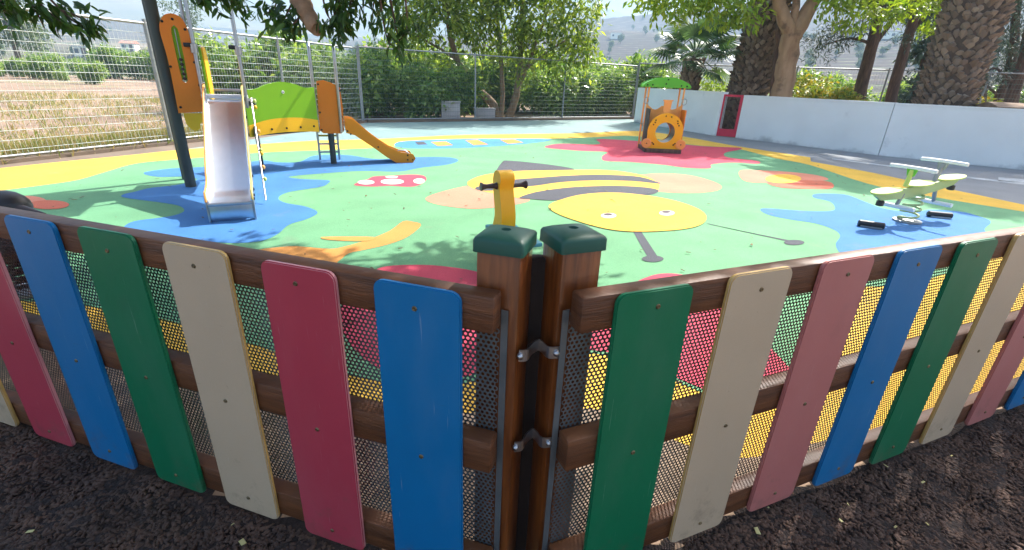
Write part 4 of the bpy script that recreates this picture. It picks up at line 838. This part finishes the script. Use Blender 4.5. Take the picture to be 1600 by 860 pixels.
paths = [[(440, -30, 3.4), (430, 10, 3.4), (412, 24, 3.4)], [(470, -20, 3.3), (448, 22, 3.3), (440, 44, 3.3)], [(478, 10, 3.3), (462, 34, 3.25), (450, 42, 3.25)], [(520, -30, 3.2), (528, 20, 3.2), (535, 60, 3.2)], [(540, -30, 3.2), (520, 30, 3.2), (510, 45, 3.2)], [(545, -20, 3.2), (535, 40, 3.2), (528, 62, 3.2)],
         [(500, -30, 3.2), (510, 20, 3.2), (525, 40, 3.2)], [(555, -20, 3.2), (545, 15, 3.2), (540, 28, 3.2)], [(600, -40, 3.2), (585, 0, 3.2), (582, 28, 3.2)], [(605, -30, 3.1), (618, 40, 3.1), (628, 80, 3.1)], [(590, -30, 3.1), (602, 50, 3.1), (612, 72, 3.1)], [(630, -30, 3.1), (636, 40, 3.1), (622, 66, 3.1)],
         [(360, -30, 3.5), (356, -4, 3.5), (372, 8, 3.5)], [(300, -40, 3.5), (310, -10, 3.5), (322, 8, 3.5)], [(10, -30, 3.6), (50, 10, 3.6), (70, 45, 3.6)], [(30, -30, 3.6), (75, 18, 3.6), (100, 38, 3.6)], [(70, -10, 3.6), (110, 30, 3.6), (145, 48, 3.6)], [(-10, -20, 3.6), (15, 8, 3.6), (20, 22, 3.6)], [(80, 10, 3.6), (130, 30, 3.6), (152, 42, 3.6)],
         [(-20, -30, 3.5), (0, 0, 3.5), (8, 15, 3.5)], [(340, -30, 3.5), (338, -12, 3.5), (350, 4, 3.5)], [(560, -40, 3.2), (575, -10, 3.2), (600, 10, 3.2)]]
Pz, Dz, Nz, Lz, tw = sprays(paths, 5, .068, 10)
V, F = leaf_quads(Pz, Dz, Nz, Lz, Lz*.32, True); link('hanging_leaves', fast_mesh('hanging_leaves', V, F), 'leaf_near', nt_)
for Q in tw: MB().tube(Q, np.linspace(.007, .0025, len(Q)), 5).build('twig', 'dark_bark', nt_, 70)
crown('crown', lob, 33000, .145, 'leaf_near', nt_, 6, .5, .42)

# ------------------------------------------------------------------ trees behind the white wall
def palm_trunk(t, base, top, r0, r1, rows, per, seed, name='trunk'):
    g = np.random.default_rng(seed); base, top = np.array(base, float), np.array(top, float); ax = top-base; Hh = np.linalg.norm(ax); ax /= Hh
    k = 14; P = [base+(top-base)*i_/k for i_ in range(k+1)]; o = MB().tube(P, np.linspace(r0, r1, k+1)*.9, 14).build(name, 'palm_core', t, 70)
    x = np.cross(ax, (0, 1, 0)); x /= np.linalg.norm(x); y = np.cross(ax, x); mb = MB()
    for i_ in range(rows):
        for j in range(per):
            a = 2*math.pi*(j+.5*(i_ % 2))/per+g.normal(0, .06); s_ = (i_+.5)/rows+g.normal(0, .006); rr = (r0+(r1-r0)*s_)*.88
            er = math.cos(a)*x+math.sin(a)*y; et = -math.sin(a)*x+math.cos(a)*y; c = base+ax*Hh*s_+er*rr; wd_ = 2*math.pi*rr/per*g.uniform(.42, .56); hh = Hh/rows*g.uniform(.9, 1.5); pd = r0*g.uniform(.05, .24)
            mb.add([c-et*wd_-ax*hh*.1, c+et*wd_-ax*hh*.1, c-ax*hh*.75, c+er*pd+ax*hh*.45-et*wd_*.6, c+er*pd*1.05+ax*hh*.4+et*wd_*.6, c+ax*hh*.75], [[0, 3, 5], [1, 5, 4], [3, 4, 5], [2, 4, 3], [0, 2, 3], [2, 1, 4]])
    mb.build('leaf_bases', 'leaf_bases', o); return o
def frond_mesh(L_, n, wid, seed):
    g = np.random.default_rng(seed); s_ = np.linspace(0, 1, 12); st = np.stack([L_*s_*np.cos(s_*.75), 0*s_, L_*(.62*s_-1.02*s_**2.2)], -1); P, D, N_, LL = [], [], [], []
    for i_ in range(n):
        u = .12+.88*i_/n; q = u*11; k = min(int(q), 10); p = st[k]+(st[k+1]-st[k])*(q-k); td = st[k+1]-st[k]; td /= np.linalg.norm(td)
        for s2 in (-1, 1): P.append(p); d = td*.55+np.array((0, s2*.8, -.15+g.normal(0, .12))); D.append(d); N_.append((0, -s2*.3, 1)); LL.append(L_*.24*math.sin(math.pi*min(.95, .15+u*.8))*g.uniform(.85, 1.1))
    LL = np.array(LL); V, F = leaf_quads(np.array(P), np.array(D), np.array(N_, float), LL, np.full(len(LL), wid)); k = len(V)
    mb = MB().tube(st, np.linspace(.035, .008, 12), 4); return fast_mesh('frond', np.vstack([V, np.vstack(mb.v)]), np.vstack([F, np.array([f for f in mb.f if len(f) == 4])+k]))
def date_palm(px, pyb, pxt, pyt, Y, r0, r1, Htop, label, seed, rows, nfr):
    b = at_y(px, pyb, Y); tp = at_y(pxt, pyt, Y); t = thing('date_palm', label, 'palm', (b[0], Y, 0)); d = (tp-b); lean = d[0]/max(d[2], .1)
    z0 = -.05; x0 = (z0-b[2])*lean; top = (x0+(Htop-z0)*lean*.75, .2, Htop); palm_trunk(t, (x0, 0, z0), top, r0, r1, rows, 21, seed)
    fm = frond_mesh(3.3, 60, .06, seed); fm.materials.append(MATS['leaf_palm']); g = np.random.default_rng(seed)
    for i_ in range(nfr):
        o = bpy.data.objects.new('frond', fm); COL.objects.link(o); o.parent = t; o.location = (top[0], top[1], top[2]-.15+.3*g.random()); o.rotation_euler = (g.normal(0, .12), -R(g.uniform(-18, 62)), i_*2.39996); s_ = g.uniform(.85, 1.1); o.scale = (s_, s_, s_)
    return t
date_palm(1168, 150, 1205, 28, 16.2, .63, .55, 6.4, 'thick date palm trunk with rough leaf bases behind the red gate', 3, 62, 46)
date_palm(1472, 170, 1532, 8, 12.6, .56, .74, 6.6, 'massive date palm trunk rising behind the white wall at far right', 8, 66, 52)

def fan_mesh(seed, nseg=26, Rr=.78):
    g = np.random.default_rng(seed); V, F = [], []
    for i_ in range(nseg):
        a0 = R(-128+256*i_/nseg); a1 = R(-128+256*(i_+1)/nseg); am = (a0+a1)/2; rm = Rr*.52; k = len(V); dr = -.22-.1*g.random()
        V += [(0, 0, 0), (rm*math.cos(a0), rm*math.sin(a0), .0), (rm*math.cos(am), rm*math.sin(am), .025), (rm*math.cos(a1), rm*math.sin(a1), .0), (Rr*math.cos(am), Rr*math.sin(am), dr*.8)]
        F += [(k, k+1, k+2), (k, k+2, k+3), (k+1, k+4, k+2), (k+2, k+4, k+3)]
    V = np.array(V); V[:, 0] += .9; V[:, 2] -= .1
    mb = MB().tube([(0, 0, 0), (.45, 0, .03), (.92, 0, -.1)], [.022, .016, .012], 5); F2 = []
    for f in mb.f:
        for j in range(1, len(f)-1): F2.append((f[0]+len(V), f[j]+len(V), f[j+1]+len(V)))
    return fast_mesh('fan', np.vstack([V, np.vstack(mb.v)]), np.vstack([np.array(F), np.array(F2)]))
b = at_y(1076, 130, 17.2)
fp = thing('fan_palm', 'young fan palm with broad split leaves and shaggy brown trunk behind the play train', 'palm', (b[0], 17.2, 0))
palm_trunk(fp, (0, 0, -.05), (.05, 0, 2.1), .3, .36, 16, 12, 5); fm = fan_mesh(2); fm.materials.append(MATS['leaf_palm']); g = np.random.default_rng(12)
for i_ in range(24):
    o = bpy.data.objects.new('fan_leaf', fm); COL.objects.link(o); o.parent = fp; e = 62-i_*3.3; o.location = (.05, 0, 2.05+.25*(1-i_/30)); o.rotation_euler = (g.normal(0, .15), -R(e+g.normal(0, 6)), i_*2.39996); s_ = g.uniform(.85, 1.1); o.scale = (s_,)*3

def plain_tree(name, label, base, limbs, m, lobes, n, size, lm, seed, droop=.4, asp=.4):
    t = thing(name, label, 'tree', (base[0], base[1], 0)); o = np.array((base[0], base[1], 0))
    wood(t, 'trunk', m, [([tuple(at_y(*p)-o) for p in L_], r0, r1) for L_, r0, r1 in limbs])
    crown('crown', [(np.array(at_y(px_, py_, Y_))-o, np.array(r_, float)) for px_, py_, Y_, r_ in lobes], n, size, lm, t, seed, droop, asp); return t
Y_ = 14.4; b = at_y(1216, 215, Y_)
plain_tree('forked_tree', 'smooth pale brown trunk forking into two limbs right of the date palm', (b[0], Y_), [([(1214, 222, Y_), (1220, 155, Y_), (1229, 100, Y_), (1238, 48, Y_)], .30, .24), ([(1237, 58, Y_), (1222, 20, Y_), (1206, -30, Y_), (1190, -110, Y_)], .2, .1), ([(1239, 58, Y_), (1262, 18, Y_), (1285, -30, Y_), (1310, -110, Y_)], .23, .1), ([(1239, 52, Y_), (1243, 10, Y_), (1248, -50, Y_)], .12, .07)], 'smooth_bark',
    [(1150, -40, Y_, (1.2, 1, .6)), (1210, -70, Y_, (1.2, 1, .6)), (1290, -60, Y_, (1.3, 1, .6)), (1110, -20, 13.6, (.9, .8, .5)), (1060, 5, 13.4, (.7, .6, .34)), (1120, 14, 13.2, (.6, .5, .3)), (1165, 22, 13.2, (.45, .5, .26)), (1020, -5, 13.6, (.5, .5, .3)), (1330, -20, 13.8, (.8, .8, .4)), (1260, -130, Y_, (1.6, 1.3, .8)), (1300, 12, 13.2, (.4, .4, .22)), (1340, 30, 13.2, (.35, .4, .25))], 11000, .17, 'leaf_bright', 21, .6)
Y_ = 15.5; b = at_y(1336, 215, Y_)
plain_tree('slim_tree', 'slim leaning brown trunk between the forked tree and the massive palm, left one', (b[0], Y_), [([(1330, 210, Y_), (1342, 155, Y_), (1356, 95, Y_), (1370, 40, Y_), (1384, -40, Y_)], .19, .13), ([(1362, 75, Y_), (1390, 40, Y_), (1420, 0, Y_)], .07, .03), ([(1364, 70, Y_), (1330, 60, Y_), (1290, 70, Y_)], .05, .015)], 'dark_bark',
    [(1300, 62, Y_, (.9, .6, .2)), (1275, 88, Y_, (.5, .5, .12)), (1330, 45, Y_, (.8, .6, .25)), (1400, 10, Y_, (.9, .6, .3)), (1350, -30, Y_, (1.4, 1, .4)), (1425, 60, Y_, (.5, .5, .12))], 5200, .13, 'leaf_pine', 31, .1, .16)
Y_ = 16.5; b = at_y(1390, 215, Y_)
plain_tree('slim_tree', 'slim leaning brown trunk just left of the massive palm at the white wall', (b[0], Y_), [([(1378, 210, Y_), (1391, 160, Y_), (1408, 95, Y_), (1426, 35, Y_), (1440, -30, Y_)], .18, .12), ([(1420, 60, Y_), (1440, 30, Y_), (1470, 0, Y_)], .07, .03)], 'dark_bark',
    [(1440, -10, Y_, (1.0, .8, .35)), (1395, 0, Y_, (.9, .7, .3)), (1460, 40, Y_, (.4, .5, .2)), (1420, -70, Y_, (1.5, 1.1, .6)), (1380, 22, 14, (.5, .4, .22)), (1430, 12, 13.6, (.5, .4, .2))], 5200, .17, 'leaf_bright', 33, .5)
Y_ = 18.5; b = at_y(1430, 215, Y_)
plain_tree('dark_tree', 'dark slanting trunk half hidden behind the massive palm', (b[0], Y_), [([(1418, 205, Y_), (1434, 150, Y_), (1452, 95, Y_), (1470, 30, Y_)], .3, .2)], 'dark_bark', [(1470, 20, Y_, (1.2, 1, .6)), (1450, 80, Y_, (.6, .6, .4)), (1432, 140, Y_, (.5, .5, .5))], 3000, .2, 'leaf_pine', 35, .4)
for k_, (pb, pt, Y_, lab) in enumerate((((1528, 205), (1540, 60), 19, 'grey-brown conifer trunk right of the massive palm, first one'), ((1545, 205), (1580, 100), 17.5, 'leaning conifer trunk right of the massive palm, second one'), ((1568, 205), (1606, 60), 16.2, 'leaning conifer trunk near the right edge of the picture'))):
    b = at_y(pb[0], pb[1], Y_); mid = ((pb[0]+pt[0])/2, (pb[1]+pt[1])/2)
    plain_tree('conifer', lab, (b[0], Y_), [([(pb[0], pb[1]+5, Y_), (mid[0], mid[1], Y_), (pt[0], pt[1], Y_), (pt[0]+12, pt[1]-120, Y_)], .2, .1), ([(mid[0], mid[1], Y_), (mid[0]-30, mid[1]-25, Y_), (mid[0]-45, mid[1]-20, Y_)], .05, .02)], 'dark_bark',
        [(pt[0]-25, pt[1]+5, Y_, (.8, .7, .3)), (pt[0]+25, pt[1]+20, Y_, (.8, .7, .3)), (pt[0], pt[1]-40, Y_, (1.1, .9, .4)), (pt[0]-10, pt[1]-110, Y_, (1.3, 1, .6)), (mid[0]-40, mid[1]-15, Y_, (.6, .5, .2)), (mid[0]+30, mid[1], Y_, (.6, .5, .2))], 4200, .15, 'leaf_pine', 60+k_, .2, .16)
p = at_y(1203, 200, 15.0); lp = thing('slim_pole', 'thin dark pole standing between the date palm and the forked tree', 'pole', (p[0], 15, 0))
q = at_y(1222, -20, 15.0)-np.array((p[0], 15, 0)); MB().tube([(0, 0, -.05), tuple(q)], [.07, .06], 10).build('shaft', 'dark_bark', lp, 60); MB().lathe([(.12, -.02), (.12, .3), (.08, .33)], 12).build('footing', 'galv', lp, 40)
# yellow and orange flowering shrubs behind the wall
for k_, (px_, py_, Y_, r_, lab) in enumerate(((1285, 142, 15.5, .62, 'yellow and orange flowering shrub left of the slim leaning trunk'), (1318, 150, 14.6, .5, 'small yellow flowering shrub at the foot of the slim trunk'), (1118, 128, 18.4, .8, 'bright yellow-green shrub between fan palm and date palm'), (1540, 168, 14.2, .6, 'low yellow-green shrub right of the massive palm'), (1262, 128, 17.5, .6, 'yellow flowering shrub behind the wire fence'))):
    b = at_y(px_, py_, Y_); t = thing('flowering_shrub', lab, 'shrub', (b[0], Y_, 0), 0, 'flowering shrubs behind the wall'); g = np.random.default_rng(70+k_)
    wood(t, 'stem', 'bark', [([(0, 0, -.05), (.05, 0, .4), (.02, .05, .8)], .04, .02)]); crown('crown', blob_lobes(g, (0, 0, b[2]*.55+.15), (r_*1.2, r_, b[2]*.55+.1), 8), 2200, .12, 'leaf_yellow' if k_ != 2 else 'leaf_bright', t, 80+k_, .2, .5)
# bank of dry soil behind the wall at the right
m = MB(); m.prism([(0, -.02), (0, 1.12), (1.2, 1.2), (4, 1.0), (7, -.02)], (.55, .83, 0), EZ, (.84, -.55, 0), 7.5, (9.6, 10.2, 0)); tag(m.build('bank', 'soil'), kind='structure')

# grass along the left fence and clumps in the dry field
def sel_grass(g, n):
    d = (FC-FL0)/np.linalg.norm(FC-FL0); nrm = np.array([-d[1], d[0]]); u = g.uniform(0, 11, n); o = np.abs(g.normal(0, 1, n))*.55+.12
    far = g.random(n) < .35; o = np.where(far, g.uniform(.5, 16, n), o); u = np.where(far, g.uniform(-2, 14, n), u); p = FL0+d*u[:, None]+nrm*o[:, None]; return np.column_stack([p, np.full(n, -.012)])
g = np.random.default_rng(15); NG = 49000; C_ = sel_grass(g, 3500); P = np.repeat(C_, 14, 0)+np.column_stack([g.normal(0, .09, (NG, 2)), np.zeros(NG)]); D = np.column_stack([g.normal(0, .5, (NG, 2)), np.ones(NG)]); L_ = g.uniform(.06, .26, NG)
V, F = leaf_quads(P, D, g.standard_normal((NG, 3)), L_, np.full(NG, .016)); tag(link('dry_grass', fast_mesh('dry_grass', V, F), 'grass_blade'), kind='stuff')

# ------------------------------------------------------------------ valley side, mountain, houses and far trees
def hz(x, y):
    x, y = np.asarray(x, float), np.asarray(y, float); d = np.hypot(x, y); az = np.arctan2(x, y)
    A_ = .0024+.0011*np.clip(az/.5, -1, 1)+.0002*np.sin(az*9+1)
    h = np.clip(d-60, 0, None)**1.6*A_*(1+.10*np.sin(d*.019+az*5))+2.0*np.sin(x*.02)*np.sin(y*.017+1)*np.clip((d-80)/150, 0, 1)
    st = 1.5+.0*d; k = h/st; fr_ = k-np.floor(k); return st*(np.floor(k)+np.clip((fr_-.8)/.2, 0, 1)**1.0)-.02*np.clip((66-d), 0, 30)
rr = np.concatenate([np.linspace(50, 200, 120), np.linspace(202, 620, 300)]); aa = np.linspace(-1.15, 1.15, 230)
RRg, AA = np.meshgrid(rr, aa, indexing='ij'); X_, Y_g = RRg*np.sin(AA), RRg*np.cos(AA); V = np.stack([X_, Y_g, hz(X_, Y_g)], -1).reshape(-1, 3)
I = np.arange(len(rr)*len(aa)).reshape(len(rr), len(aa)); F = np.stack([I[:-1, :-1], I[1:, :-1], I[1:, 1:], I[:-1, 1:]], -1).reshape(-1, 4); me = fast_mesh('hillside', V, F[:, ::-1]); me.update(); tag(link('hillside', me, 'terraces'), kind='structure')
aa = np.linspace(-1.2, 1.2, 200); rr = np.linspace(640, 1500, 50); RRg, AA = np.meshgrid(rr, aa, indexing='ij'); s_ = (RRg-640)/860
ridge = .150+.045*np.clip((-.25-AA)/.6, 0, 1)-.028*np.exp(-((AA+.30)/.10)**2)+.02*np.sin(AA*7+2)+.012*np.sin(AA*17)+.006*np.sin(AA*41)
Zm = 40+(1500*ridge-40)*s_**1.25*(1+.10*np.sin(AA*30+s_*7)*(1-s_))+10*np.sin(AA*60+s_*9)*s_*(1-s_)
V = np.stack([RRg*np.sin(AA), RRg*np.cos(AA), Zm], -1).reshape(-1, 3); I = np.arange(50*200).reshape(50, 200); F = np.stack([I[:-1, :-1], I[:-1, 1:], I[1:, 1:], I[1:, :-1]], -1).reshape(-1, 4)
tag(link('mountain', fast_mesh('mountain', V, F), 'mountain'), kind='structure')
def hit(px, py):                          # where that sight line meets the hillside
    d = ray(px, py); d = d/np.linalg.norm(d)
    for s_ in np.arange(70, 620, 1.):
        p = CO+d*s_
        if hz(p[0], p[1]) > p[2]: return p
    return CO+d*400
def house(px, py, wd_, dp, hh, roof, label, rz):
    p = hit(px, py); t = thing('house', label, 'house', (p[0], p[1], float(hz(p[0], p[1]))-.3), rz, 'houses on the far hillside')
    MB().box((0, 0, hh/2), (wd_, dp, hh)).build('wall', 'house_wall', t)
    if roof == 'gable': MB().prism([(-dp/2-.4, hh+.002), (dp/2+.4, hh+.002), (0, hh+dp*.24)], EY, EZ, EX, wd_+.6, (-wd_/2-.3, 0, 0)).build('roof', 'house_roof', t)
    else: MB().box((0, 0, hh+.14), (wd_+.3, dp+.3, .25)).build('roof', 'grey_roof', t)
    nw = max(2, int(wd_/3))
    for i_ in range(nw):
        x = -wd_/2+(i_+.5)*wd_/nw
        if i_ == nw//2: MB().box((x, -dp/2-.03, 1.05), (1., .1, 2.1)).build('door', 'dark_bark', t)
        else: MB().box((x, -dp/2-.03, hh*.6), (1.1, .1, 1.1)).build('window', 'window_dark', t)
for a in ((132, 88, 3, 3, 2.2, 'flat', 'tiny white hut on the hillside behind the left fence', .3), (205, 80, 4, 3.4, 2.4, 'gable', 'white house with pinkish roof left of the tall dark post', .2), (384, 82, 10, 7, 4.5, 'flat', 'flat roofed white house above the green bridge panel', .1), (440, 72, 17, 8, 3.6, 'gable', 'long house with a pale red roof above the small tower', .1), (598, 84, 8, 6, 4, 'gable', 'white house with red roof left of the leafy tree', -.1), (645, 88, 15, 7, 4.2, 'flat', 'long low white building beside the leafy tree crown', 0), (575, 60, 8, 6, 4, 'gable', 'upper house with red roof high on the slope', .1), (962, 62, 7, 6, 3.5, 'flat', 'small white house on the terraces right of the leafy tree', -.2), (1395, 62, 20, 8, 3, 'flat', 'long pale shed beyond the slim trunks', -.3), (350, 66, 8, 6, 4, 'flat', 'white house on the slope under the mountain', .2)):
    house(*a)
ft = []
for q in range(2):
    g = np.random.default_rng(140+q); t = thing('hillside_tree', 'small dull green tree scattered on the far hillside', 'tree', (0, 0, 0), 0, 'trees on the far hillside')
    wood(t, 'trunk', 'dark_bark', [([(0, 0, -.3), (.1, 0, 1.2), (0, .1, 2.2)], .2, .1)]); crown('crown', blob_lobes(g, (0, 0, 3.0), (1.9, 1.9, 1.9 if q else 2.6), 7), 900, .6, 'leaf_far', t, 150+q, .2, .6); ft.append(t)
g = np.random.default_rng(99); k_ = 0
for px_, lo, hi, n in ((20, 40, 95, 10), (120, 40, 95, 10), (330, 40, 88, 12), (430, 40, 88, 12), (520, 40, 90, 14), (590, 30, 90, 14), (975, 25, 105, 16), (1050, 30, 105, 8), (1150, 40, 110, 6), (1300, 50, 112, 14), (1400, 50, 110, 10), (1560, 60, 120, 10)):
    for _ in range(n):
        p = hit(px_+g.uniform(-55, 55), g.uniform(lo, hi)); t = ft[k_ % 2] if k_ < 2 else copy_tree(ft[k_ % 2]); k_ += 1; t['label'] = 'small dull green tree on the far hillside '+('left of the slide tower' if px_ < 200 else 'seen above the bridge panel' if px_ < 480 else 'left of the leafy tree' if px_ < 700 else 'beside the fan palm' if px_ < 1100 else 'between the forked tree and the massive palm' if px_ < 1480 else 'right of the massive palm'); s_ = g.uniform(.35, .9); t.location = (p[0], p[1], float(hz(p[0], p[1]))-.1); t.scale = (s_, s_, s_*g.uniform(.8, 1.3)); t.rotation_euler.z = g.uniform(0, 6.28)
# two tall trees in front of the mountain
for px_, py_, lab, hh in ((300, 92, 'tall feathery dark tree on the slope behind the slide tower', 11), (30, 96, 'tall dull tree behind the left end of the mesh fence', 9)):
    p = hit(px_, py_); p = p if np.hypot(p[0], p[1]) < 90 else CO+(p-CO)*.5; z0 = float(max(hz(p[0], p[1]), -.02)); t = thing('tall_tree', lab, 'tree', (p[0], p[1], z0)); g = np.random.default_rng(int(px_))
    wood(t, 'trunk', 'dark_bark', [([(0, 0, -.3), (.1, 0, hh*.4), (-.1, .1, hh*.8)], .3, .08)])
    crown('crown', [(np.array((g.normal(0, hh*.1), g.normal(0, hh*.1), hh*(.35+.6*q/9))), np.array((hh*.17, hh*.17, hh*.1))*(1.2-.5*q/9)) for q in range(10)], 3200, .42, 'leaf_far', t, 160, .5, .35)

# ------------------------------------------------------------------ air
hb = MB().box((0, 600, 169), (3600, 2110, 340.0)).build('haze', bpy.data.materials.new('haze')); hm = hb.data.materials[0]; hm.use_nodes = True; N = hm.node_tree.nodes
for nd in list(N):
    if nd.type == 'BSDF_PRINCIPLED': N.remove(nd)
pv = N.new('ShaderNodeVolumePrincipled'); pv.inputs['Color'].default_value = (.5, .73, 1, 1); pv.inputs['Density'].default_value = .0008; pv.inputs['Anisotropy'].default_value = 0
hm.node_tree.links.new(pv.outputs[0], N['Material Output'].inputs['Volume']); tag(hb, kind='stuff')
